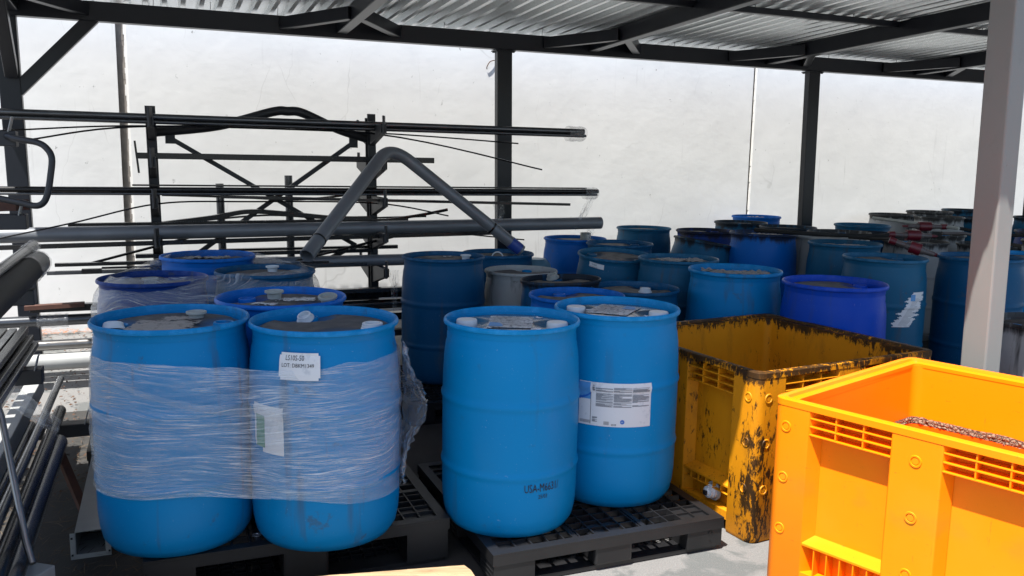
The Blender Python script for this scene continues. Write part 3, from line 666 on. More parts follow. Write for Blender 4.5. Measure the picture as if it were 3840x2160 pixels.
cyl_text('LS10S-50', .016, l, -134, .829, M_ink, off=.0062, wf=.8, skew=-.09); cyl_text('LOT: DBKM1349', .013, l, -138, .812, M_ink, off=.0062, wf=.8, skew=-.09)
# torn label on the teal drum
def ragged(x, y):
    lo = .05 + .9*y*.75 if y > .25 else 0
    return (x > .55*y + .22*noise.noise(Vector((y*14, 3, 0)))) and (x < .52+.55*y + .20*noise.noise(Vector((y*16, 8, 1))))
l = cyl_patch('torn_label', M_paper, dG4, -99, -48, .43, .67, na=60, nzz=48, shape=ragged)
cyl_patch('printed_square', M_lightblueink, l, -74, -66, .61, .655, off=.0026, na=4)
m = MB(); rs = random.Random(5)
for k in range(22):
    zz = .445+k*.0085; f = (zz-.43)/.24; b0 = -99+51*(.55*f+.14); b1 = b0+rs.uniform(8, 16)
    for i in range(4):
        q0, q1 = R_(b0+(b1-b0)*i/4), R_(b0+(b1-b0)*(i+1)/4); r = prof_r(zz)+.0025
        m.add([(r*math.cos(q0), r*math.sin(q0), zz), (r*math.cos(q1), r*math.sin(q1), zz), (r*math.cos(q1), r*math.sin(q1), zz+.002), (r*math.cos(q0), r*math.sin(q0), zz+.002)], [(0, 1, 2, 3)])
m.build('small_print', M_inkf, l)
# labels on the lids of the two clean drums
def lid_label(t, x, y, rz, w, h, flip):
    l = torn('lid_label', w, h, M_papscr, t, (x, y, .8735), rz, 3+flip, keep=.95, nx=40, ny=30, amp=.002)
    m = MB(); rs = random.Random(flip)
    for k in range(26):
        yy = -h*.36+k*h*.8/26
        if flip == 0 and yy < -h*.1 and True: x0 = -w*.1
        else: x0 = -w*.44
        m.add([(x0, yy, .0042), (x0+w*rs.uniform(.3, .75), yy, .0042), (x0+w*.7, yy+.0013, .0042), (x0, yy+.0013, .0042)], [(0, 1, 2, 3)])
    m.build('small_print', M_ink, l)
    m = MB(); x0 = -w*.46 if flip == 0 else w*.14; y0 = -h*.45 if flip == 0 else h*.12
    pts = [(x0, y0), (x0+w*.30, y0), (x0+w*.32, y0+h*.10), (x0+w*.22, y0+h*.30), (x0, y0+h*.34)]
    m.add([(a, b, .0046) for a, b in pts], [tuple(range(5))]); m.build('blue_print', M_lightblueink, l)
lid_label(dA, -.005, .025, R_(-3), .19, .26, 0)
lid_label(dB, -.01, .04, R_(-25), .20, .25, 1)
for t, args in ((dA, [(.10, -.12, .05, .03), (-.09, -.10, .06, .02), (.12, .14, .04, .02)]), (dB, [(-.12, .03, .05, .03), (.12, -.11, .04, .02)])):
    for k, (x, y, w, h) in enumerate(args): torn('tape_scrap', w, h, M_paper, t, (x, y, .872), k*1.3, k+11, keep=.35, nx=14, ny=10, amp=.012)
torn('paper_remnant', .24, .22, M_papgr, dD1, (-.01, -.06, .8725), .1, 2, keep=.62, nx=44, ny=36, amp=.004)
torn('paper_remnant', .16, .10, M_papgr, dD1, (.0, .10, .8725), .3, 7, keep=.3, nx=34, ny=24, amp=.004)
torn('paper_remnant', .20, .12, M_papscr, dD3, (.06, .06, .8725), .2, 4, keep=.3, nx=34, ny=24, amp=.006)
torn('paper_remnant', .14, .07, M_papscr, dD3, (-.05, -.08, .8725), -.2, 5, keep=.35, nx=30, ny=18, amp=.008)
torn('paper_remnant', .30, .12, M_papgr, dG1, (-.02, .05, .8725), .2, 9, keep=.45, nx=30, ny=18, amp=.018)
torn('paper_remnant', .42, .20, M_papgr, dF7, (.01, .02, .8725), -.12, 12, keep=.7, nx=36, ny=20, amp=.022)
torn('paper_remnant', .34, .20, M_papgr, dE10, (.02, .02, .8725), -.1, 13, keep=.75, nx=30, ny=18, amp=.026)
torn('paper_remnant', .40, .26, M_papgr, dF5, (.0, .0, .8725), .3, 16, keep=.35, nx=40, ny=30, amp=.022)
torn('paper_remnant', .24, .2, M_papgr, dF1, (.0, .02, .8725), .3, 19, keep=.4, nx=30, ny=24, amp=.035)
torn('paper_remnant', .36, .2, M_papgr, dG5, (.02, .02, .8725), .1, 21, keep=.5, nx=30, ny=24, amp=.006)
torn('paper_remnant', .34, .2, M_papgr, dF2, (.0, .0, .8725), .1, 24, keep=.4, nx=30, ny=24, amp=.010)
torn('paper_scrap', .075, .045, M_paper, dC, (.02, .14, .874), .5, 31, keep=.6, nx=14, ny=10, amp=.02)
m = MB(); m.lathe([(.055, 0), (.055, .065), (.052, .068), (.046, .066), (.046, .01), (.0001, .008)], 30)
o = m.build('lid_spout', M_capd, dE6, smooth=True); o.location = (.105, .10, .862); o.scale = (.9, .9, 1)
m = MB(); m.tube([(.045*math.cos(a), .0, .045*math.sin(a)) for a in [math.pi*k/14 for k in range(15)]], .005, 8); o = m.build('lid_hoop', M_capw, dE1, smooth=True); o.location = (.0, -.17, .862)
def loose(label, me, x, y, z, rot=(0, 0, 0), name='bung_plug', sc=1.):
    o = inst(name, me, None, (x, y, z-.012), rot, (sc, sc, sc)); return tag(o, label, 'plug', 'loose plugs lying on drum lids')
loose('flanged white plug upside down beside the paper remnants on the left banded drum', FLANM, -1.278, 3.425, 1.058, name='bung_plug')
loose('white threaded plug leaning on the rim of the left banded drum', PLUGM, -1.500, 3.175, 1.056, (R_(-24), R_(-10), 0))
loose('white plug tipped halfway out of the open bung on the right banded drum', PLUGM, -.853, 3.500, 1.052, (R_(26), R_(-14), 0), sc=.8)
loose('white threaded plug standing upright near the front rim of the right banded drum', PLUGM, -.545, 3.31, 1.046, (0, 0, 0), sc=1.12)
loose('grimy plug standing in the middle of the rear banded drum lid', FLANM, -1.116, 3.982, 1.058, sc=1.1)
loose('grimy plug at the right rim of the rear banded drum', FLANM, -.85, 3.92, 1.050, (R_(14), 0, 0), sc=1.1)
loose('flat white plug on the lid of the tall dark drum', FLANW, -.334, 6.103, 1.012, sc=.95)
loose('white plug under the film on the right wrapped drum lid', FLANW, -1.475, 5.235, 1.017)
loose('pale plug lying flat on the left wrapped drum lid', FLANM, -1.985, 4.66, 1.008, (0, 0, 0), sc=1.1)
loose('white plug lying on the dusty lid of the blue drum behind the labelled one', PLUGM, .872, 5.560, .879, sc=.95)
loose('grey plug tilted at the edge of the oily black lid', PLUGD, .285, 5.965, .905, (R_(10), R_(-14), 0))

# ---------------------------------------------------------------- stretch film round two groups
def hull_path(cs, r, na=26, ns=30):
    """outline of a band pulled tight round circles cs (counter-clockwise)"""
    out = []; n = len(cs)
    for i in range(n):
        a, b, c = Vector(cs[i-1]), Vector(cs[i]), Vector(cs[(i+1) % n])
        d0 = (b-a).normalized(); d1 = (c-b).normalized(); t0 = math.atan2(-d0.x, d0.y); t1 = math.atan2(-d1.x, d1.y)
        t0 = math.atan2(d0.y, d0.x)-math.pi/2; t1 = math.atan2(d1.y, d1.x)-math.pi/2
        while t1 < t0: t1 += 2*math.pi
        for k in range(na): t = t0+(t1-t0)*k/(na-1); out.append((b.x+r*math.cos(t), b.y+r*math.sin(t), math.cos(t), math.sin(t)))
        e = Vector((b.x+r*math.cos(t1), b.y+r*math.sin(t1))); f = Vector((c.x+r*math.cos(t1), c.y+r*math.sin(t1)))
        for k in range(1, ns): p = e.lerp(f, k/ns); out.append((p.x, p.y, math.cos(t1), math.sin(t1)))
    return out
def band(name, cs, r, zlo, zhi, mat, parent, rows=34, seed=1, wr=.006, flap=None, conform=1.):
    pth = hull_path(cs, r); n = len(pth); m = MB(); uvs = []; per = 0; acc = [0]
    for i in range(n):
        q = pth[(i+1) % n]; per += math.hypot(q[0]-pth[i][0], q[1]-pth[i][1]); acc.append(per)
    grid = []
    for j in range(rows+1):
        row = []
        for i in range(n+1):
            x, y, nx_, ny_ = pth[i % n]; s = acc[i]
            lo, hi = zlo(x, y), zhi(x, y); z = lo+(hi-lo)*j/rows
            w = wr*noise.noise(Vector((s*2.2, z*34, seed if i < n else seed)))*(1 if i % n else 0) + wr*.8*noise.noise(Vector((math.cos(s)*3, z*7, seed+4)))*(1 if i % n else 0)
            rr = (prof_r(min(.85, max(.1, (z-.16)/1.02)))-.297)*conform
            inn = 0
            if flap and j > rows-5: inn = flap*((j-(rows-5))/5)**1.5
            m.v.append(Vector((x+nx_*(w+rr-inn), y+ny_*(w+rr-inn), z))); uvs.append((s, z))
    for j in range(rows):
        for i in range(n): m.f.append((j*(n+1)+i, j*(n+1)+i+1, (j+1)*(n+1)+i+1, (j+1)*(n+1)+i))
    me = bpy.data.meshes.new(name); me.from_pydata([tuple(v) for v in m.v], [], m.f); me.materials.append(mat)
    uvl = me.uv_layers.new(name='UVMap')
    for lp in me.loops: uvl.data[lp.index].uv = uvs[lp.vertex_index]
    for p in me.polygons: p.use_smooth = True
    o = bpy.data.objects.new(name, me); COL.objects.link(o); o.parent = parent; return o
def uvgrid(name, fn, nu, nv, mat, parent=None, su=1., sv=1.):
    vs = [fn(i/nu, j/nv) for j in range(nv+1) for i in range(nu+1)]
    fs = [(j*(nu+1)+i, j*(nu+1)+i+1, (j+1)*(nu+1)+i+1, (j+1)*(nu+1)+i) for j in range(nv) for i in range(nu)]
    me = bpy.data.meshes.new(name); me.from_pydata([tuple(v) for v in vs], [], fs); me.materials.append(mat)
    uvl = me.uv_layers.new(name='UVMap')
    for lp in me.loops:
        k = lp.vertex_index; uvl.data[lp.index].uv = ((k % (nu+1))/nu*su, (k//(nu+1))/nv*sv)
    for p in me.polygons: p.use_smooth = True
    o = bpy.data.objects.new(name, me); COL.objects.link(o); o.parent = parent; return o
f1 = empty('stretch_film', (0, 0, 0), 0, 'clear stretch film pulled in a wide band around the three front left drums', 'plastic film')
cD = [(-1.328, 3.293), (-.746, 3.368), (-1.059, 3.894)]
band('film_band', cD, .3045, lambda x, y: .455-.06*sm(-1.0, -.45, x)+.02*noise.noise(Vector((x*3, y*3, 0))), lambda x, y: .945+.02*math.sin(x*3)+.03*sm(-.8, -.5, x)+.015*noise.noise(Vector((x*9, y*9, 5))), M_film, f1, seed=2)
def foldf(a, b):
    p0 = Vector((-1.53, 3.03)); x = a; z = .925-.20*a+.012*math.sin(a*9)+(b-.5)*(.012+.03*a)
    if a < .35: ang = R_(-140+150*a); q = Vector((-1.328+.309*math.cos(ang), 3.293+.309*math.sin(ang)))
    else:
        ang = R_(-87.5); s_ = (a-.35)/.65; q = Vector((-1.328+.309*math.cos(ang), 3.293+.309*math.sin(ang))).lerp(Vector((-.746+.309*math.cos(ang), 3.368+.309*math.sin(ang))), s_)
    return Vector((q.x, q.y-.004-.003*math.sin(b*3.14), z))
uvgrid('fold', foldf, 60, 6, M_film2, f1, 3, .4)
def tailf(a, b):
    z = .985-.56*b + .02*noise.noise(Vector((a*5, b*8, 1)))
    ang = R_(4 - 12*a); rad = .31 + a*(.018+.10*math.exp(-((b-.42)/.26)**2)) + .016*noise.noise(Vector((a*9, b*17, 2)))
    return Vector((-.746+rad*math.cos(ang)+.018*noise.noise(Vector((a*12, b*30, 3)))*a, 3.368+rad*math.sin(ang)-.05*a+.03*noise.noise(Vector((a*14, b*22, 7)))*a, z))
uvgrid('loose_tail', tailf, 16, 60, M_film2, f1, .5, 1)
f2 = empty('stretch_film', (0, 0, 0), 0, 'clear stretch film wrapped up to the rims of three drums by the pipe rack', 'plastic film')
cG = [(-2.011, 4.761), (-1.481, 5.104), (-1.953, 5.474)]
band('film_band', cG, .322, lambda x, y: .20, lambda x, y: 1.048+.035*sm(5.0, 5.5, y)+.012*noise.noise(Vector((x*8, y*8, 5)))-.01*sm(-2.1, -2.3, x), M_filmg, f2, seed=8, flap=.10, wr=.012, conform=.15)
def sheet2(a, b):   # film dragged over from the rear drum to the two front corners
    p = Vector((-1.69, 5.60, 1.075)).lerp(Vector((-1.19, 5.13, 1.045)), a); q = Vector((-1.73, 5.42, 1.04)).lerp(Vector((-1.25, 5.30, 1.03)), a)
    return p.lerp(q, b)+Vector((0, 0, .012*noise.noise(Vector((a*5, b*4, 0)))))
uvgrid('pulled_web', sheet2, 14, 6, M_film2, f2, 1, .3)
def sheet3(a, b):
    p = Vector((-2.22, 5.56, 1.07)).lerp(Vector((-2.32, 4.72, 1.0)), a); q = Vector((-2.16, 5.30, 1.045)).lerp(Vector((-2.27, 4.83, 1.03)), a)
    return p.lerp(q, b)+Vector((0, 0, .010*noise.noise(Vector((a*5, b*4, 4)))))
uvgrid('pulled_web', sheet3, 14, 6, M_film2, f2, 1, .3)

# ---------------------------------------------------------------- black plastic pallets
def make_pallet(w, d, h, label):
    """deck lattice, nine feet and a ribbed bottom frame; origin at the near left corner on the floor"""
    t = empty('plastic_pallet', (0, 0, 0), A_, label, 'pallet', 'black plastic pallets on the floor')
    m = MB(); zt = h; bw = .045
    for (x0, x1, y0, y1) in ((0, w, 0, bw), (0, w, d-bw, d), (0, bw, bw, d-bw), (w-bw, w, bw, d-bw)):
        m.bx(x0, x1, y0, y1, zt-.008, zt)
    for (x0, x1, y0, y1) in ((0, w, 0, .006), (0, w, d-.006, d), (0, .006, .006, d-.006), (w-.006, w, .006, d-.006)):
        m.bx(x0, x1, y0, y1, zt-.05, zt-.0085)
    nx_ = int(w/.074); ny_ = int(d/.066)
    for i in range(1, nx_):
        x = bw+(w-2*bw)*i/nx_; m.bx(x-.003, x+.003, bw, d-bw, zt-.028, zt-.001)
    for j in range(1, ny_):
        y = bw+(d-2*bw)*j/ny_; m.bx(bw, w-bw, y-.003, y+.003, zt-.027, zt-.0018)
    for x in (w*.35, w*.65): m.bx(x-.011, x+.011, bw, d-bw, zt-.012, zt-.0005)
    for y in (d*.33, d*.67): m.bx(bw, w-bw, y-.011, y+.011, zt-.012, zt+.0002)
    m.build('deck', M_pal, t)
    m = MB()
    for (x0, x1, y0, y1) in ((.02, w-.02, .02, .12), (.02, w-.02, d-.12, d-.02), (.02, .12, .12, d-.12), (w-.12, w-.02, .12, d-.12), (w/2-.05, w/2+.05, .12, d-.12)):
        m.bx(x0, x1, y0, y1, 0, .018)
    for i in range(1, 18):
        x = .12+(w-.24)*i/18; m.bx(x-.003, x+.003, .12, d-.12, .004, .016)
    for j in range(1, 18):
        y = .12+(d-.24)*j/18; m.bx(.12, w-.12, y-.003, y+.003, .003, .015)
    m.build('bottom_frame', M_pal, t)
    for i, x in enumerate((.005, w/2-.09, w-.185)):
        for j, y in enumerate((.005, d/2-.08, d-.165)):
            m = MB(); m.bx(x, x+.18, y, y+.16, .0185, zt-.012)
            for k in range(5): m.bx(x-.003 if i == 0 else x+.1835-.003, (x if i == 0 else x+.1835), y+.01, y+.15, .03+k*.02, .034+k*.02) if i != 1 else None
            m.build('foot', M_pal, t, bevel=.012)
    return t
pA = make_pallet(1.10, 1.10, .148, 'black plastic pallet under the two white-capped drums, front edge in the sun')
pA.location = W(1.165, 3.0, .005)
# arrow embossed on the near right foot
m = MB(); x0, zb = 1.035, .045
for a, b in (((x0-.005, zb), (x0-.005, zb+.035)), ((x0+.005, zb), (x0+.005, zb+.035)), ((x0-.005, zb), (x0+.005, zb)), ((x0-.005, zb+.035), (x0-.011, zb+.035)), ((x0+.005, zb+.035), (x0+.011, zb+.035)), ((x0-.011, zb+.035), (x0, zb+.062)), ((x0+.011, zb+.035), (x0, zb+.062))):
    m.bar((a[0], .0035, a[1]), (b[0], .0035, b[1]), .0025, .002)
m.build('arrow_mark', M_pal, pA)
pD = make_pallet(1.20, 1.05, .196, 'black plastic pallet in the shade under the film-banded drums')
pD.location = W(-.12, 3.30, .005)
for x, y in ((.42, .10), (.95, .30), (.52, .28)):
    m = MB(); m.lathe([(.018, 0), (.018, .003), (.010, .004), (.008, .001), (.0001, .001)], 20); o = m.build('metal_grommet', M_bolt, pD, smooth=True); o.location = (x, y, .1965)
spots = [(-.42, 4.85, 'black pallet beneath the film-wrapped drums by the rack'), (1.40, 5.15, 'black pallet under the tall dark drum'), (3.12, 5.55, 'black pallet deep in the drum crowd under the tipped drum'), (3.0, 6.70, 'black pallet under the blue drum with the grey spout'), (4.33, 5.95, 'black pallet under the streaked royal blue drum'), (4.45, 4.72, 'black pallet under the torn-label drum'), (5.15, 7.05, 'black pallet under the far teal drums')]
for (u, n, lb) in spots:
    c = copy_tree(pA); c['label'] = lb; c.location = W(u, n, .004)
    for ch in list(c.children):
        if ch.name.startswith('arrow'): bpy.data.objects.remove(ch)

# ---------------------------------------------------------------- yellow pallet bins
def make_bin(mat, label, H=.79, X=.575, Y=.59, dirty=False):
    t = empty('pallet_bin', (0, 0, 0), 0, label, 'bin', 'yellow plastic pallet bins')
    D = .056; rc = .045
    def rrect(x, y, r, n=7):
        o = []
        for cx, cy, a0 in ((x-r, y-r, 0), (-x+r, y-r, 90), (-x+r, -y+r, 180), (x-r, -y+r, 270)):
            for k in range(n): a = R_(a0+90*k/(n-1)); o.append((cx+r*math.cos(a), cy+r*math.sin(a)))
        return o
    def ringmesh(m, sets):   # closed loft through (outline, z)
        n = len(sets[0][0]); o = len(m.v)
        for pts, z in sets:
            for p in pts: m.v.append(Vector((p[0], p[1], z)))
        for i in range(len(sets)-1):
            for k in range(n): m.f.append((o+i*n+k, o+i*n+(k+1) % n, o+(i+1)*n+(k+1) % n, o+(i+1)*n+k))
        return o, n
    m = MB(); a, b = rrect(X-D, Y-D, .05), rrect(X-D-.008, Y-D-.008, .045); i2 = rrect(X-D-.022, Y-D-.022, .04)
    o, n = ringmesh(m, [(a, .10), (a, H-.02), (b, H-.02), (b, H-.045), (i2, .16)])
    m.f.append(tuple(o+4*n+k for k in range(n))); m.f.append(tuple(o+k for k in range(n)))
    m.build('shell', mat, t, smooth=True)
    m = MB(); e = [rrect(X+.002, Y+.002, rc), rrect(X-.030, Y-.030, rc-.012), rrect(X-.034, Y-.034, rc-.014), rrect(X-.066, Y-.066, rc-.02)]
    q0 = rrect(X-.004, Y-.004, rc-.004)
    o, n = ringmesh(m, [(e[0], H-.028), (e[0], H-.004), (q0, H), (e[1], H), (e[2], H-.012), (e[3], H-.014), (e[3], H-.030), (e[0], H-.028)])
    m.build('rim', mat, t, smooth=True)
    # sides: (origin, along, inward, length)
    sides = [(Vector((-X, -Y, 0)), Vector((1, 0, 0)), Vector((0, 1, 0)), 2*X), (Vector((X, Y, 0)), Vector((-1, 0, 0)), Vector((0, -1, 0)), 2*X),
             (Vector((X, -Y, 0)), Vector((0, 1, 0)), Vector((-1, 0, 0)), 2*Y), (Vector((-X, Y, 0)), Vector((0, -1, 0)), Vector((1, 0, 0)), 2*Y)]
    # corner posts
    for sx, sy in ((-1, -1), (1, -1), (1, 1), (-1, 1)):
        m = MB(); pts = []
        n_ = 8; cx, cy = sx*(X-rc), sy*(Y-rc)
        a0 = math.atan2(0, sx)
        arc = []
        for k in range(n_):
            a = R_(90*k/(n_-1)); arc.append((cx+sx*rc*math.cos(a), cy+sy*rc*math.sin(a)))
        pts = [(sx*X-sx*(D-.001), sy*(Y-.188)), (sx*X, sy*(Y-.160))] + arc + [(sx*(X-.160), sy*Y), (sx*(X-.188), sy*Y-sy*(D-.001)), (sx*(X-D+.001), sy*(Y-D+.001))]
        nb = len(pts); o = len(m.v)
        for z, s in ((0, .985), (.02, 1), (H-.0285, 1)):
            for p in pts: m.v.append(Vector((p[0]*s if z == 0 else p[0], p[1]*s if z == 0 else p[1], z)))
        for i in range(2):
            for k in range(nb): m.f.append((o+i*nb+k, o+i*nb+(k+1) % nb, o+(i+1)*nb+(k+1) % nb, o+(i+1)*nb+k))
        m.f.append(tuple(o+k for k in range(nb))); m.f.append(tuple(o+2*nb+k for k in range(nb)))
        m.build('corner_post', mat, t, smooth=True)
    for (O, ax, inn, Ln) in sides:
        mid = Ln/2; half = .09; m = MB(); prof = [(mid-half-.026, D-.001), (mid-half, 0), (mid+half, 0), (mid+half+.026, D-.001)]
        o = len(m.v)
        for z in (.02, H-.0285):
            for s, d in prof: m.v.append(O+ax*s+inn*d+Z*z)
        m.f += [(o, o+1, o+5, o+4), (o+1, o+2, o+6, o+5), (o+2, o+3, o+7, o+6), (o+3, o, o+4, o+7), (o, o+3, o+2, o+1), (o+4, o+5, o+6, o+7)]
        m.build('mid_post', mat, t, bevel=.004)
        AXS = (ax, inn, Z)
        for (s0, s1) in ((.160, mid-half), (mid+half, Ln-.160)):
            c = (s0+s1)/2; w = s1-s0; m = MB()
            for z in (.733, .700, .667): m.box(O+ax*c+inn*.027+Z*z, (w-.002, .050, .006), AXS)
            for k in (1, 2): m.box(O+ax*(s0+w*k/3)+inn*.0275+Z*.714, (.006, .049, .098), AXS)
            m.build('hand_grille', mat, t, bevel=.0015)
            m = MB()
            # sloping ledge with upright ribs under it
            o = len(m.v)
            for s in (s0+.002, s1-.002):
                for d, z in ((.002, .212), (.002, .222), (D, .248), (D, .212)): m.v.append(O+ax*s+inn*d+Z*z)
            m.f += [(o, o+1, o+2, o+3), (o+7, o+6, o+5, o+4), (o, o+4, o+5, o+1), (o+1, o+5, o+6, o+2), (o+2, o+6, o+7, o+3), (o+3, o+7, o+4, o)]
            n_ = 6
            for k in range(1, n_):
                if dirty: m.box(O+ax*(s0+w*k/n_)+inn*.030+Z*.196, (.004, .050, .032), AXS)
                else: m.box(O+ax*(s0+w*k/n_)+inn*.030+Z*.155, (.005, .050, .114), AXS)
            if dirty: m.box(O+ax*c+inn*.029+Z*.178, (w-.004, .05, .004), AXS)
            m.box(O+ax*c+inn*.030+Z*.078, (w+.01, .054, .044), AXS)
            m.build('foot_ledge', mat, t, bevel=.0015)
        # moulded discs
        for s in (.062, mid, Ln-.062):
            for z in (.678, .468, .252):
                m = MB(); ce = O+ax*s-inn*.0+Z*z
                for r0, r1, h in ((.0215, .0165, .0035), (.0115, .0, .0018)):
                    n_ = 26; o = len(m.v)
                    prof = [(r0+.002, -.001), (r0, h), (max(r1, .0002), h), (max(r1-.002, .0001), -.001 if r1 else h)]
                    for r, hh in prof:
                        for k in range(n_): an = 2*math.pi*k/n_; m.v.append(ce+ax*(r*math.cos(an))+Z*(r*math.sin(an))-inn*hh)
                    for i in range(3):
                        for k in range(n_): m.f.append((o+i*n_+k, o+i*n_+(k+1) % n_, o+(i+1)*n_+(k+1) % n_, o+(i+1)*n_+k))
                m.build('moulded_disc', mat, t, smooth=True)
    return t, rrect
byel, rr_ = make_bin(M_yel, 'clean bright yellow-orange plastic bin in full sun, front right')
a1 = R_(-49.06); e1 = Vector((math.cos(a1), math.sin(a1), 0)); e2 = Vector((-math.sin(a1), math.cos(a1), 0))
byel.location = Vector((1.0612, 3.352, .002)) + e1*.575 + e2*.59; byel.rotation_euler = (0, 0, a1)
# dried fill line inside: crusty brown band with stained wall below it
def inner(mb, z0f, z1f, off, bumpy, name, mat, step=.004):
    X, Y = .575-.056-.012, .59-.056-.012
    base = rr_(X, Y, .045, 7); P = []
    for i in range(len(base)):
        a, b = Vector(base[i]), Vector(base[(i+1) % len(base)]); l = (b-a).length; k = max(1, int(l/step))
        for q in range(k): P.append(a.lerp(b, q/k))
    n = len(P); m = MB(); rows = 14; s = 0
    for j in range(rows+1):
        s = 0
        for i in range(n):
            s += (P[i]-P[i-1]).length; z0, z1 = z0f(s), z1f(s); z = z0+(z1-z0)*j/rows
            ins = .014*(1-(z-.16)/.585)*1.0
            d = off+ins + bumpy*abs(noise.noise(Vector((s*60, z*60, 1))))*(math.sin(math.pi*j/rows) if bumpy else 1)
            q = P[i]; f = 1-d/max(abs(q.x), abs(q.y)); m.v.append(Vector((q.x*f, q.y*f, z)))
    for j in range(rows):
        for i in range(n): m.f.append((j*n+i, j*n+(i+1) % n, (j+1)*n+(i+1) % n, (j+1)*n+i))
    return m.build(name, mat, byel, smooth=bool(bumpy))
nzv = lambda s, k, q: noise.noise(Vector((s*k, q, 0)))
inner(None, lambda s: .478+.014*nzv(s, 9, 3)+.008*nzv(s, 50, 4), lambda s: .520+.008*nzv(s, 7, 5)+.004*nzv(s, 40, 5), -.002, .016, 'residue_crust', M_res)
inner(None, lambda s: .30, lambda s: .485+.0*s, .0005, 0, 'stained_wall', M_redfilm, .03)
# grimy bin
bdir, _ = make_bin(M_grim, 'grime-covered yellow plastic bin with a drain plug, behind the clean bin', dirty=True, H=.798)
a2 = R_(28.1); f1_ = Vector((math.cos(a2), math.sin(a2), 0)); f2_ = Vector((-math.sin(a2), math.cos(a2), 0))
bdir.location = Vector((1.0954, 3.6758, .002)) + f1_*.59 + f2_*.575; bdir.rotation_euler = (0, 0, a2-math.pi/2)
# with this turn local -x is the camera's right and local -y... the visible left face is local (-y); the drain plug sits there
m = MB(); m.lathe([(.034, 0), (.034, .022), (.028, .024), (.028, .040), (.018, .042), (.016, .050), (.0001, .050)], 28)
o = m.build('drain_plug', M_capw, bdir, smooth=True)
wp = Vector((1.0954, 3.6758, 0)) + f2_*.285 - f1_*(-.03) + Z*.155
o.location = Matrix.Rotation(-(a2-math.pi/2), 3, 'Z') @ (wp - bdir.location); 
o.rotation_euler = Vector(Matrix.Rotation(-(a2-math.pi/2), 3, 'Z') @ (-f1_)).to_track_quat('Z', 'Y').to_euler()
m = MB(); m.bx(-.010, .010, -.010, .010, .051, .060); m.build('plug_key', M_ink, o)
m = MB(); m.lathe([(.046, -.004), (.046, .004), (.036, .006)], 28); m.build('plug_flange', M_capd, o, smooth=True)

# ---------------------------------------------------------------- rear cantilever pipe rack
rk = empty('cantilever_rack', W(.8, 7.1, 0), A_, 'black cantilever pipe rack with two uprights in front of the white wall', 'rack')
RO = W(.8, 7.1, 0); Rm = Matrix.Rotation(-A_, 3, 'Z')
def RL(u, n, z): v = W(u, n, z); v = plumb(v) ; return Rm @ (v-RO)
def rb(name, a, b, w, h, bev=.003): m = MB(); m.bar(RL(*a), RL(*b), w, h); return m.build(name, M_rack, rk, bevel=bev)
arms_z = (1.975, 1.695, 1.405, 1.125, .845)
for uu in (-.03, 1.64):
    m = MB()
    for dn in (-.045, .045): m.bar(RL(uu, 7.1+dn, 0), RL(uu, 7.1+dn, 2.06 if dn < 0 else 2.03), .075, .010, N)
    m.bar(RL(uu, 7.1, 0), RL(uu, 7.1, 2.02), .010, .085, N)
    m.build('upright', M_rack, rk)
    rb('foot', (uu, 6.45, .06), (uu, 7.75, .06), .09, .12)
    for z in arms_z:
        for sg in (-1, 1):
            m = MB(); zt, h0, h1 = z, .135, .075; L0, L1 = 7.1+sg*.052, 7.1+sg*.47
            for s, hh, nn in ((0, h0, L0), (1, h1, L1)): pass
            q = [RL(uu+d, nn, zz) for d in (-.022, .022) for (nn, zz) in ((L0, zt-.01), (L0, zt-.17), (L1, zt-.075), (L1, zt-.01))]
            m.add(q, [(0, 1, 2, 3), (7, 6, 5, 4), (0, 3, 7, 4), (3, 2, 6, 7), (2, 1, 5, 6), (1, 0, 4, 5)])
            m.build('arm', M_rack, rk)
            rb('end_stop', (uu, 7.1+sg*.474, zt-.085), (uu, 7.1+sg*.474, zt+.055), .062, .016)
for z in (.55, ): rb('cross_tube', (-.03, 7.1, z), (1.64, 7.1, z), .06, .06)
def brace(a, b): return rb('diagonal_brace', a, b, .035, .035)
brace((.08, 7.12, 1.84), (1.50, 7.12, .98)); brace((1.52, 7.12, 1.84), (.2, 7.12, .90)); brace((.2, 7.12, .9), (1.55, 7.12, .40)); brace((1.5, 7.12, .98), (.2, 7.12, .35))
m = MB(); m.tube(smooth([RL(.0, 7.12, 1.87), RL(.45, 7.12, 1.93), RL(.86, 7.12, 2.05), RL(.98, 7.12, 2.06), RL(1.10, 7.12, 2.05), RL(1.38, 7.12, 1.93), RL(1.62, 7.12, 1.86)]), .036, 14); m.build('arched_brace', M_rack, rk, smooth=True)
m = MB(); m.box(RL(.10, 7.11, 1.835), (.07, .012, .10)); m.box(RL(1.50, 7.11, 1.835), (.07, .012, .10)); m.build('gusset_plate', M_rack, rk)

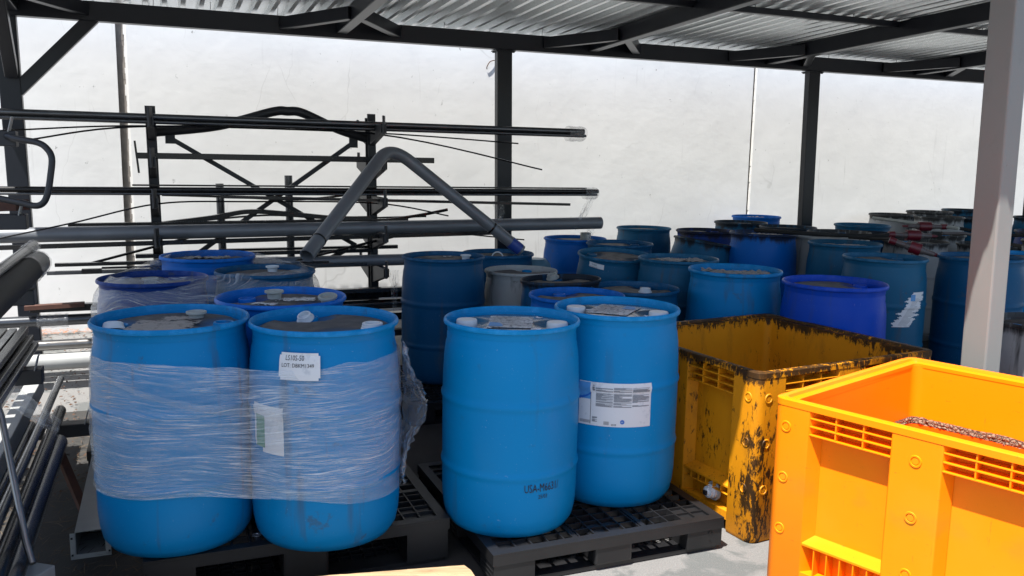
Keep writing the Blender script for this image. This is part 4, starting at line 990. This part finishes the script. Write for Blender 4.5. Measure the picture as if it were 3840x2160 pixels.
# stock on the rack: every pipe or bundle is a thing of its own
BG = 'steel stock lying on the pipe rack'
def stock(name, label, cat, a, b, r, mat, hollow=.8, parts=None, group=BG):
    m = MB(); a, b = Vector(a), Vector(b); m.tube([a + (b-a)*k/8 for k in range(9)], r, 18, hollow=hollow)
    o = m.build(name, mat, None, smooth=True); return tag(o, label, cat, group)
def bundle(label, ps, a, b, mats, name='tube_bundle', wrap=None, group=BG):
    t = empty(name, W(*a), 0, label, 'tube bundle', group); O = W(*a); b_ = W(*b)
    for k, (dn, dz, r) in enumerate(ps):
        m = MB(); q = Vector(N*dn+Z*dz); m.tube([q, q+(b_-O)*.5, q+(b_-O)+U*random.uniform(-.03, 0)], r, 12, hollow=.75)
        m.build('tube', mats[k % len(mats)], t, smooth=True)
    if wrap:
        rr = max(math.hypot(dn, dz)+r for dn, dz, r in ps)+.004
        def fn(x, y):
            an = x*2*math.pi; p = (b_-O)-U*(wrap*(1-y)); w = rr*.86*(1+.10*noise.noise(Vector((x*9, y*5, 2))))*(1-.35*sm(.9, 1, y))
            return p + N*(w*math.cos(an)) + Z*(w*math.sin(an)*.9 - .006) + U*(.02*noise.noise(Vector((x*4, y, 1)))*y)
        uvgrid('end_wrap', fn, 28, 16, M_film2, t, 1, 1)
    return t
bundle('shiny tube bundle on the topmost rack arms, reaching furthest right', [(.03, .012, .024), (-.02, .014, .024), (.045, -.022, .012), (.015, -.024, .012), (-.012, -.024, .012), (-.04, -.022, .012), (.06, .02, .016)], (-1.75, 6.88, 2.005-.045), (3.48, 6.88, 1.95), [M_tubeb, M_tube], wrap=.18)
bundle('tube bundle on the third rack level with a torn film end', [(.03, .012, .019), (-.02, .012, .019), (.05, -.016, .010), (.015, -.018, .010), (-.03, -.018, .010)], (-1.75, 6.88, 1.435), (3.62, 6.88, 1.432), [M_tube, M_tubeb], wrap=.14)
m = MB(); m.bar(W(-.2, 7.0, 1.475), W(3.55, 6.98, 1.468), .05, .012); tag(m.build('flat_bar', M_tubeb), 'long thin flat bar on top of the third-level bundle', 'steel bar', BG)
m = MB(); m.bar(W(.4, 6.75, 1.40), W(3.28, 6.75, 1.335), .04, .022); tag(m.build('flat_bar', M_tubeb), 'dark flat bar drooping below the third-level bundle on the right', 'steel bar', BG)
stock('steel_pipe', 'thick grey steel pipe running the whole width on the fourth rack level', 'pipe', W(-2.2, 6.90, 1.112), W(3.67, 6.90, 1.160), .054, M_pipe)
m = MB(); m.bar(W(-1.9, 6.80, 1.035), W(2.6, 6.80, 1.095), .05, .03); tag(m.build('flat_bar', M_tubeb), 'brownish angle bar just beneath the thick grey pipe', 'steel bar', BG)
m = MB(); m.bar(W(-.64, 7.0, 1.185), W(1.9, 7.0, 1.200), .05, .022); tag(m.build('channel_bar', M_tubeb), 'dark channel resting behind the thick grey pipe', 'steel bar', BG)
stock('steel_pipe', 'wrapped steel pipe on the fifth rack level ending at the tall dark drum', 'pipe', W(-.1, 6.88, .875), W(1.84, 6.88, .878), .047, M_pipe)
for (u0, u1, n, z, w, h, mt, lb) in ((-.77, 1.5, 6.78, .862, .05, .024, M_tube, 'grey channel bar sticking out left of the wrapped drums, lowest of three'), (-.73, 1.3, 6.90, .905, .05, .024, M_tubeb, 'dark channel bar above the grey one left of the wrapped drums'), (-.2, 1.6, 7.0, .945, .06, .03, M_tubeb, 'short dark channel leaning on the bars behind the wrapped drums'), (.4, 1.85, 7.15, .955, .05, .03, M_tubeb, 'dark channel on the far side of the fifth rack level')):
    m = MB(); m.bar(W(u0, n, z), W(u1, n, z+.004), w, h); tag(m.build('channel_bar', mt), lb, 'steel bar', BG)
m = MB(); m.bar(W(-.55, 6.78, .868), W(-.42, 6.78, .868), .056, .032); m.bar(W(-.42, 6.78, .889), W(1.2, 6.78, .889), .04, .012); tag(m.build('taped_bar', M_tape if False else M_tubeb), 'bar with a taped end between the stacked channels', 'steel bar', BG)
for (a, b, lb) in (((-.5, .905), (.45, 1.30), 'thin rod slanting up to the right behind the wrapped drums'),):
    m = MB(); m.tube([W(a[0], 6.95, a[1]), W(b[0], 6.98, b[1]-.15)], .010, 8); tag(m.build('steel_rod', M_tubeb), lb, 'rod', BG)
def rod(label, pts, r=.0065):
    m = MB(); P = [W(*p) for p in pts]; Q = []
    for i in range(len(P)-1):
        p0, p1, p2, p3 = P[max(i-1, 0)], P[i], P[i+1], P[min(i+2, len(P)-1)]
        for k in range(8):
            t = k/8; Q.append(.5*((2*p1)+(p2-p0)*t+(2*p0-5*p1+4*p2-p3)*t*t+(3*p1-p0-3*p2+p3)*t**3))
    Q.append(P[-1]); m.tube(Q, r, 8); return tag(m.build('steel_rod', M_tubeb, smooth=True), label, 'rod', BG)
rod('thin rod sagging left and right below the top bundle, right end lowest', [(-1.5, 6.86, 1.62), (-.84, 6.86, 1.787), (-.03, 6.86, 1.905), (1.6, 6.86, 1.895), (3.06, 6.86, 1.63)])
rod('thin rod ending higher just below the top bundle on the right', [(-1.5, 6.95, 1.80), (-.92, 6.95, 1.855), (-.03, 6.95, 1.91), (1.6, 6.95, 1.905), (2.85, 6.9, 1.849)], .006)
rod('thin rod sloping up from the left under the third rack level', [(-1.1, 6.82, 1.10), (-.6, 6.82, 1.21), (-.03, 6.82, 1.345), (.6, 6.82, 1.36), (1.6, 6.82, 1.345), (2.2, 6.82, 1.24)], .006)
rod('thick bar end rising between the third and fourth levels on the right', [(1.2, 7.0, 1.14), (1.9, 7.0, 1.22), (2.25, 7.0, 1.28)], .013)
rod('dark rod slanting from the lower right brace to the fifth level', [(.85, 6.85, .87), (1.2, 6.85, .95), (1.9, 6.9, 1.10)], .011)
rod('thin rod poking out past the end of the drums on the right', [(2.2, 7.2, 1.08), (3.05, 7.2, .99)], .006)
m = MB(); m.bar(W(-.16, 6.98, 1.692), W(2.12, 6.98, 1.692), .045, .045); o = m.build('square_tube', M_tubeb, bevel=.003); tag(o, 'black square tube on the second rack level with a plate welded to its left end', 'square tube', BG)
m2 = MB(); m2.bar(W(-.17, 6.98, 1.80), W(-.15, 6.98, 1.565), .06, .014); m2.build('end_plate', M_tubeb, o)
def bent(label, pts, w, h): 
    m = MB(); P = [W(*p) for p in pts]; Q = []
    for i in range(len(P)-1):
        p0, p1, p2, p3 = P[max(i-1, 0)], P[i], P[i+1], P[min(i+2, len(P)-1)]
        for k in range(14):
            t = k/14; Q.append(.5*((2*p1)+(p2-p0)*t+(2*p0-5*p1+4*p2-p3)*t*t+(3*p1-p0-3*p2+p3)*t**3))
    Q.append(P[-1])
    for a, b in zip(Q[:-1], Q[1:]): m.bar(a-(b-a)*.04, b+(b-a)*.04, w, h)
    return tag(m.build('warped_bar', M_tubeb), label, 'steel bar', BG)
bent('warped dark slat bowing upward between the third and fourth levels', [(-.02, 7.05, 1.18), (.35, 7.05, 1.225), (.62, 7.05, 1.27), (.9, 7.05, 1.255), (1.3, 7.05, 1.215), (1.6, 7.05, 1.21)], .05, .035)
bent('warped dark slat sagging right under the third-level bundle', [(-.0, 7.05, 1.40), (.5, 7.05, 1.385), (1.0, 7.05, 1.365), (1.4, 7.05, 1.40)], .045, .016)
bent('thin slat curving above the fourth-level pipe toward the right upright', [(.3, 7.15, 1.20), (.8, 7.15, 1.235), (1.3, 7.15, 1.205), (2.1, 7.15, 1.215)], .05, .014)
for (u, n, z0, z1, lb) in ((.47, 7.6, 0, 1.47, 'upright pipe stub behind the rack, left one'), (1.02, 7.5, 0, 1.545, 'upright pipe stub behind the rack, taller right one')):
    stock('pipe_post', lb, 'pipe', plumb(W(u, n, z0)), plumb(W(u, n, z1)), .033, M_tube, hollow=.85, group='pipe stubs standing behind the rack')
# low levels
for (u0, u1, n, z, w, h, mt, lb) in ((-.90, 1.9, 6.86, .60, .07, .05, M_tubeb, 'long dark beam stock on the sixth rack level'), (.3, 2.0, 6.75, .655, .07, .035, M_tube, 'grey flat stock lying above the dark beam on the right'), (-.4, 2.0, 6.95, .40, .09, .06, M_tubeb, 'dark channel stock low on the rack'), (-.2, 2.0, 6.75, .30, .08, .05, M_rack, 'black channel at the foot of the rack')):
    m = MB(); m.bar(W(u0, n, z), W(u1, n, z), w, h); tag(m.build('channel_bar', mt, bevel=.003), lb, 'steel bar', BG)
m = MB(); m.bar(W(-.93, 6.84, .612), W(-.55, 6.84, .622), .07, .03); tag(m.build('copper_bar', M_rust), 'reddish brown bar end poking out left under torn film', 'copper bar', BG)
stock('steel_pipe', 'pipe half in sun wrapped in clear plastic near the left post', 'pipe', W(-1.9, 6.86, .505), W(1.9, 6.88, .515), .040, M_tube)
def sleeve(name, lab, a, b, r, mat=None, cat='plastic wrap'):
    a, b = Vector(a), Vector(b); d = (b-a).normalized(); s1 = d.orthogonal().normalized(); s2 = d.cross(s1)
    fn = lambda x, y: a.lerp(b, y) + (s1*math.cos(x*2*math.pi)+s2*math.sin(x*2*math.pi))*(r*(1+.14*noise.noise(Vector((math.cos(x*6.28)*3, y*9, math.sin(x*6.28)*3)))))
    return tag(uvgrid(name, fn, 24, 20, mat or M_film2, None, 1, 1), lab, cat)
sleeve('plastic_wrap', 'crumpled clear plastic sleeve on the sunlit pipe left of the wrapped drums', W(-.86, 6.86, .507), W(-.66, 6.86, .508), .047)
stock('steel_pipe', 'grey pipe near the floor left of the drums', 'pipe', W(-1.6, 6.88, .325), W(.8, 6.88, .325), .038, M_shiny)
stock('steel_pipe', 'large pale pipe in the sun nearest the floor on the left', 'pipe', W(-1.7, 6.86, .205), W(.8, 6.88, .205), .062, M_alu)
# the bent exhaust-like pipe
Pv = [Vector((-1.25, 5.30, 1.085)), Vector((-1.16, 5.65, 1.28)), Vector((-1.05, 6.10, 1.53))]
t = empty('bent_pipe', Pv[0], 0, 'thick grey pipe bent to an inverted V, leaning over the rack arm and two drums', 'pipe')
def arc_path():
    a, k, b = Vector((-1.282, 5.315, 1.095)), Vector((-.93, 6.50, 1.80)), Vector((.069, 6.80, .995))
    d1, d2 = (a-k).normalized(), (b-k).normalized(); q = .20; P = [a.lerp(k+d1*q, i/6) for i in range(7)]
    for i in range(1, 10):
        s = i/10; P.append((k+d1*q)*(1-s)**2 + k*(2*s*(1-s)) + (k+d2*q)*s*s)
    P += [(k+d2*q).lerp(b, i/6) for i in range(7)]; return P
m = MB(); P = arc_path(); m.tube([p-Pv[0] for p in P], .047, 24, hollow=.88); m.build('pipe_body', M_pipe, t, smooth=True)
m = MB(); d = (P[1]-P[0]).normalized()
for f in (.17,): m.tube([P[0]-Pv[0]+d*f, P[0]-Pv[0]+d*(f+.012)], .050, 24)
d = (P[-2]-P[-1]).normalized(); m.tube([P[-1]-Pv[0]+d*.30, P[-1]-Pv[0]+d*.315], .050, 24); m.build('weld_bead', M_tubeb, t, smooth=True)
m = MB(); m.tube([P[-1]-Pv[0]+d*.02, P[-1]-Pv[0]+d*.12], .0495, 24, cap=False); m.build('blue_tape', M_tape, t, smooth=True)
# film tatters that hang from stock ends
def tatter(lab, p, w, h, seed, lean=(0, 0)):
    p = Vector(p)
    fn = lambda x, y: p + U*((x-.5)*w*(1-.6*y)+lean[0]*y+.02*noise.noise(Vector((x*5, y*6, seed)))) + N*(.03*noise.noise(Vector((x*6, y*7, seed+3)))) - Z*(h*y*(1+.15*math.sin(x*7)))
    return tag(uvgrid('film_scrap', fn, 12, 18, M_film2, None, .4, 1), lab, 'plastic film', 'film scraps hanging from the steel stock')
tatter('clear film scrap hanging from the end of the third-level bundle', W(3.57, 6.86, 1.42), .10, .28, 2, (-.16, 0))
tatter('short clear film scrap under the end of the thick fourth-level pipe', W(3.56, 6.88, 1.11), .09, .10, 5, (-.01, 0))
tatter('clear film scrap hanging from the right rack upright', W(1.70, 6.66, .82), .08, .30, 7, (.0, 0))
tatter('wispy film scrap caught between the third and fourth levels', W(2.66, 6.86, 1.36), .12, .16, 9, (.02, 0))

m = MB(); m.tube(smooth([W(3.46, 9.09, 2.79), W(3.43, 9.08, 2.785), W(3.39, 9.075, 2.765), W(3.362, 9.08, 2.715), W(3.365, 9.088, 2.69)], 5), .005, 8)
tag(m.build('dead_vine', M_leaf, smooth=True), 'small dried vine root stuck high on the white wall beside the middle post', 'dead plant')
# ---------------------------------------------------------------- left foreground rack
lr = empty('cantilever_rack', W(-1.35, 4.5, 0), A_, 'dark blue-grey cantilever rack cut off by the left edge, arm ends with bolts', 'rack')
LO = W(-1.35, 4.5, 0)
def lb(name, a, b, w, h, mat=M_rack, bev=.004): m = MB(); m.bar(Rm @ (W(*a)-LO), Rm @ (W(*b)-LO), w, h); return m.build(name, mat, lr, bevel=bev)
lb('upright', (-1.35, 4.5, 0), (-1.35, 4.5, 2.2), .10, .12)
for (ue, n, z) in ((-.61, 4.60, 1.765), (-.585, 4.56, 1.385), (-.565, 4.50, 1.040), (-.545, 4.43, .68), (-.40, 5.0, .24)):
    lb('arm', (-1.35, n, z), (ue, n, z), .09, .07)
    lb('bolt', (ue-.07, n, z+.035), (ue-.07, n, z+.055), .02, .02, M_bolt)
    lb('stop_plate', (ue-.03, n-.02, z+.03), (ue-.012, n-.02, z+.10), .06, .006, M_alu)
lb('base', (-.75, 3.1, .10), (-.5, 3.45, .10), .20, .20, M_alu)
LG = 'steel stock on the left foreground rack'
def along(name, lab, px, r, L_=3.2, mat=M_tubeb, hollow=.8, cat='pipe', dz=0.):
    e = Vector(px); m = MB(); m.tube([e, e-N*L_*.5, e-N*L_], r, 20, hollow=hollow); o = m.build(name, mat, None, smooth=True)
    return tag(o, lab, cat, LG)
def alongb(name, lab, px, w, h, L_=3.2, mat=M_tube, cat='square tube'):
    e = Vector(px); m = MB(); m.bar(e, e-N*L_, w, h); o = m.build(name, mat, None, bevel=.004); return tag(o, lab, cat, LG)
along('wrapped_tube', 'thick black tube with a plastic-wrapped end pointing to the upper right', (-2.379, 4.265, 1.158), .058, mat=M_hose)
sleeve('plastic_wrap', 'clear plastic sleeve over the end of the thick black tube', Vector((-2.379, 4.265, 1.158))-N*.35, Vector((-2.379, 4.265, 1.158))+N*.012, .063)
along('wrapped_tube', 'thinner tube in milky wrap lying on top of the thick black tube', (-2.49, 4.44, 1.222), .026, mat=M_tube)
sleeve('plastic_wrap', 'milky plastic sleeve over the end of the thinner tube', Vector((-2.49, 4.44, 1.222))-N*.30, Vector((-2.49, 4.44, 1.222))+N*.012, .032)
for k, (dx, dz) in enumerate(((0, 0), (.045, .0), (.09, -.003), (.022, .036), (.067, .036), (-.045, .0), (-.02, .038), (.11, -.04), (.06, -.04))):
    alongb('square_tube', 'small dark square tube in the fanned stack above the fourth rack arm', Vector((-2.52, 4.22, .78))+U*dx+Z*dz+N*random.uniform(-.06, .05), .036, .03, mat=M_tube if k % 2 else M_tubeb)
along('steel_pipe', 'slim pipe with a sunlit tip, rightmost of the low pipes', (-2.539, 4.714, .442), .018, 3.4, M_tube)
alongb('square_tube', 'broad rectangular tube between the slim pipe and the blue-capped pipe', (-2.66, 4.68, .415), .075, .09, 3.4, M_alu)
along('steel_pipe', 'low pipe with a pale blue cap at its far end', (-2.76, 4.60, .425), .026, 3.4, M_shiny)
along('steel_pipe', 'low pipe at the very left edge with a bright end', (-2.90, 4.66, .44), .03, 3.4, M_shiny)
along('steel_pipe', 'black capped pipe lowest of the bundle next to the floor', (-2.409, 4.446, .338), .030, 3.2, M_tubeb, hollow=0)
along('steel_pipe', 'short sticker-wrapped pipe resting on the low bundle', (-2.398, 4.145, .352), .022, 3.0, M_tube)
along('steel_pipe', 'thick dark pipe along the outer side of the low bundle', (-2.24, 4.10, .28), .042, 3.0, M_tube)
along('steel_pipe', 'dark pipe under the broad rectangular tube', (-2.55, 4.25, .27), .04, 3.0, M_tubeb)
m = MB(); m.bar(Vector((-2.60, 4.10, 1.44)), Vector((-2.30, 4.03, 1.46)), .08, .05); tag(m.build('rusty_bar', M_rust), 'rusty brown bar end above the second left arm', 'steel bar', LG)
m = MB(); Q = [Vector(p) for p in ((-2.36, 4.0, 1.785), (-2.27, 3.955, 1.765), (-2.17, 3.948, 1.750), (-2.125, 3.944, 1.725), (-2.10, 3.938, 1.68), (-2.105, 3.927, 1.60), (-2.115, 3.915, 1.525), (-2.135, 3.91, 1.480), (-2.17, 3.905, 1.465), (-2.24, 3.908, 1.478), (-2.42, 3.915, 1.51))]
m.tube(smooth(Q, 5), .0145, 16); tag(m.build('bent_tube', M_rack, smooth=True), 'black tube bent to a U like a trolley handle at the left edge', 'handle', LG)
m = MB(); m.tube([Vector((-1.96, 3.13, .86)), Vector((-1.894, 3.089, .732)), Vector((-1.684, 2.835, .36)), Vector((-1.64, 2.79, .30))], .012, 12); tag(m.build('steel_rod', M_shiny, smooth=True), 'shiny rod leaning diagonally across the low bundle', 'rod', LG)
m = MB(); m.bar(Vector((-2.33, 4.16, .40)), Vector((-1.95, 3.79, .02)), .035, .008); m.bar(Vector((-2.34, 4.15, .385)), Vector((-1.96, 3.78, .005)), .008, .035); tag(m.build('angle_iron', M_rust), 'rusty angle iron leaning from the low bundle down to the floor', 'angle iron')
def flapf(x, y):
    p = Vector((-2.45, 3.80, .68)).lerp(Vector((-2.03, 3.76, .475)), x)
    w = .13*(1-.45*x); return p + Z*((.5-y)*w) + N*(.03*math.sin(x*5)+.02*noise.noise(Vector((x*6, y*6, 1)))) - U*.02*y + Z*(.02*math.sin(x*3.2))
tag(uvgrid('film_scrap', flapf, 26, 12, M_film2, None, .6, .6), 'stiff milky film flap sticking out over the low pipes on the left', 'plastic film', 'film scraps hanging from the steel stock')
# grey channel box with flanged open end
ch = empty('cable_duct', W(-.338, 3.86, .004), A_ + R_(0), 'long grey sheet-metal duct with a flanged open end lying beside the banded drums', 'metal duct')
m = MB(); w, h, l = .118, .12, 1.45
for (x0, x1, z0, z1) in ((-w/2, w/2, 0, .003), (-w/2, w/2, h-.003, h), (-w/2, -w/2+.003, .003, h-.003), (w/2-.003, w/2, .003, h-.003)): m.bx(x0, x1, 0, l, z0, z1)
m.build('duct_body', M_alu, ch)
m = MB()
for (x0, x1, z0, z1) in ((-w/2-.019, -w/2, -.003, h-.004), (w/2, w/2+.019, -.003, h-.004), (-w/2, w/2, -.003, .02)): m.bx(x0, x1, -.004, 0, z0, z1)
m.build('end_flange', M_alu, ch)
m = MB()
for x in (-w/2-.012, w/2+.012):
    for z in (.02, .095): m.box((x, -.005, z), (.008, .004, .008))
m.build('flange_holes', M_ink, ch)
# timber
pl = empty('timber_plank', (-.7, 3.0, .20), 0, 'rough sawn timber with a split end in full sun at the bottom edge', 'timber')
m = MB(); nseg = 44; P0, P1 = Vector((-.165, 3.075, .112)), Vector((-1.50, 2.80, .112)); dv = (P1-P0).normalized(); sv = dv.cross(Z).normalized(); sv = sv if sv.y < 0 else -sv; Oq = pl.location
pr = ((0, 0), (0, .070), (.012, .076), (.06, .078), (.12, .075), (.178, .077), (.19, .068), (.19, 0))
for i in range(nseg+1):
    for j, (w_, z) in enumerate(pr):
        e = (.022*noise.noise(Vector((w_*26, z*40, 4)))-.045*(w_/.19)) if i == 0 else 0
        q = P0.lerp(P1, i/nseg)+dv*e + sv*w_ + Z*(z+.004*noise.noise(Vector((i*.35, j*2., 0)))); m.v.append(q-Oq)
k = len(pr)
for i in range(nseg):
    for j in range(k): a = i*k+j; b = i*k+(j+1) % k; m.f.append((a, b, b+k, a+k))
m.f.append(tuple(range(k))); m.f.append(tuple(nseg*k+q for q in range(k)))
m.build('plank', M_wood, pl, bevel=.003)
for f in (.12, .88):
    m = MB(); c = P0.lerp(P1, f)+sv*.10; m.box((c.x-Oq.x, c.y-Oq.y, .057-Oq.z), (.09, .15, .106), (dv, sv, Z)); m.build('bearer', M_wood, pl, bevel=.003)

# ---------------------------------------------------------------- siphon pumps and hoses on the drums
def pump(lab, body, d, r, L_, ext, hose, hr=.012):
    body = Vector(body); d = Vector(d).normalized(); t = empty('siphon_pump', body, 0, lab, 'hand pump', 'red siphon pumps lying on the drums')
    m = MB(); m.tube([-d*L_/2, d*L_/2], r, 20); m.build('red_chamber', M_red, t, smooth=True)
    for g in (1, -1):
        m = MB(); m.tube([d*g*L_/2, d*g*(L_/2+.026), d*g*(L_/2+.03), d*g*(L_/2+.031), d*g*(L_/2+.10)], r*.7, 18, r2=r*.42); m.build('clear_collar', M_clearp, t, smooth=True)
        m = MB(); m.tube([d*g*(L_/2+.10), d*g*(L_/2+.15)], r*(.34 if g > 0 else .62), 12, r2=r*(.2 if g > 0 else .6)); m.build('red_fitting', M_red, t, smooth=True)
    P = [body-d*(L_/2+.13)] + [Vector(h) for h in hose]; Q = []
    for i in range(len(P)-1):
        p0, p1, p2, p3 = P[max(i-1, 0)], P[i], P[i+1], P[min(i+2, len(P)-1)]
        for k in range(8):
            s = k/8; Q.append(.5*((2*p1)+(p2-p0)*s+(2*p0-5*p1+4*p2-p3)*s*s+(3*p1-p0-3*p2+p3)*s**3))
    Q.append(P[-1]); m = MB(); m.tube([q-body for q in Q], hr, 12); m.build('hose', M_hose, t, smooth=True)
    m = MB(); m.tube([d*(-L_*.3)+Z*r*.6, d*(-L_*.3)-d.cross(Z)*.0-Z*.0+Vector((0, -.02, -r*1.4))], .009, 10); m.build('valve_stub', M_clearp, t, smooth=True)
    return t
pump('red siphon pump nearest the camera, dangling at the rim of the torn-label drum', (3.03, 6.45, 1.105), (.86, -.35, -.28), .046, .08, 0, [(2.99, 6.75, 1.145), (2.93, 7.0, 1.125), (2.80, 7.15, 1.12)])
pump('middle red siphon pump with a long black hose reaching left', (3.40, 7.30, 1.135), (1, -.02, -.02), .046, .11, 0, [(3.1, 7.28, 1.125), (2.75, 7.25, 1.13), (2.40, 7.12, 1.15), (2.1, 7.45, 1.145)], .018)
pump('farthest red siphon pump with its hose trailing off behind the front post', (3.90, 8.15, 1.155), (-1, .05, .0), .044, .11, 0, [(4.25, 8.13, 1.14), (4.55, 8.1, 1.09), (4.9, 8.05, 1.10)], .016)
m = MB(); m.tube([Vector((3.70, 8.85, 1.185)), Vector((4.16, 8.02, 1.150))], .016, 14); tag(m.build('suction_tube', M_capd, smooth=True), 'long milky suction tube lying across the far drums', 'tube')
m = MB(); m.tube([Vector((4.0, 8.0, 1.105)), Vector((4.2, 7.98, 1.11)), Vector((4.4, 8.0, 1.07)), Vector((4.6, 8.0, 1.09))], .014, 12); tag(m.build('clear_hose', M_clearp, smooth=True), 'short yellowish clear hose draped over the white drums', 'hose')
m = MB(); m.lathe([(.0001, 0), (.11, 0), (.14, .02), (.15, .10), (.15, .62), (.148, .74), (.13, .82), (.09, .862), (.03, .868), (.0001, .868)], 40); o = m.build('plastic_jug', M_jug, smooth=True); o.location = (.20, 7.45, 0); tag(o, 'pale blue rounded plastic container behind the dirty white drum', 'container')

# ---------------------------------------------------------------- loose litter
def litter(name, n, fn, size, mat, lab, long=1.):
    m = MB(); rs = random.Random(len(name)+n)
    for k in range(n):
        c = fn(rs); a = rs.uniform(0, 6.28); s = size*rs.uniform(.5, 1.3); l = s*long*rs.uniform(.6, 1.4); tl = rs.uniform(-.3, .3)
        d = Vector((math.cos(a), math.sin(a), tl*.5)); e = Vector((-math.sin(a), math.cos(a), rs.uniform(-.6, .6)))
        b = d*l*.5 + Z*rs.uniform(0, s)*.6
        m.add([c-d*l/2-e*s*.3, c-d*l/2+e*s*.3, c+b*.0+e*s*.45+Z*s*.25, c+b*.0-e*s*.45+Z*s*.25], [(0, 1, 2, 3)]); m.add([c-e*s*.45+Z*s*.25, c+e*s*.45+Z*s*.25, c+d*l/2+e*s*.2, c+d*l/2-e*s*.2], [(0, 1, 2, 3)])
    return tag(m.build(name, mat), lab, name.replace('_', ' '), kind='stuff')
litter('leaf_litter', 2600, lambda r: W(r.uniform(-2.2, 1.2), r.uniform(4.6, 8.8), .012+r.random()*.01), .014, M_leaf, 'small dry brown leaves strewn over the floor left of the drums', 1.4)
litter('needle_litter', 2600, lambda r: W(r.uniform(-3.2, 3.4), 9.02-abs(r.gauss(0, .07)), .01+r.random()*.04), .005, M_scrap, 'reddish needles and shavings heaped along the foot of the white wall', 11)
litter('straw_litter', 1900, lambda r: W(r.gauss(-.5, .35), r.uniform(3.0, 5.6), .012+r.random()*.015), .004, M_straw, 'dry straw scattered on the dark floor by the duct', 16)
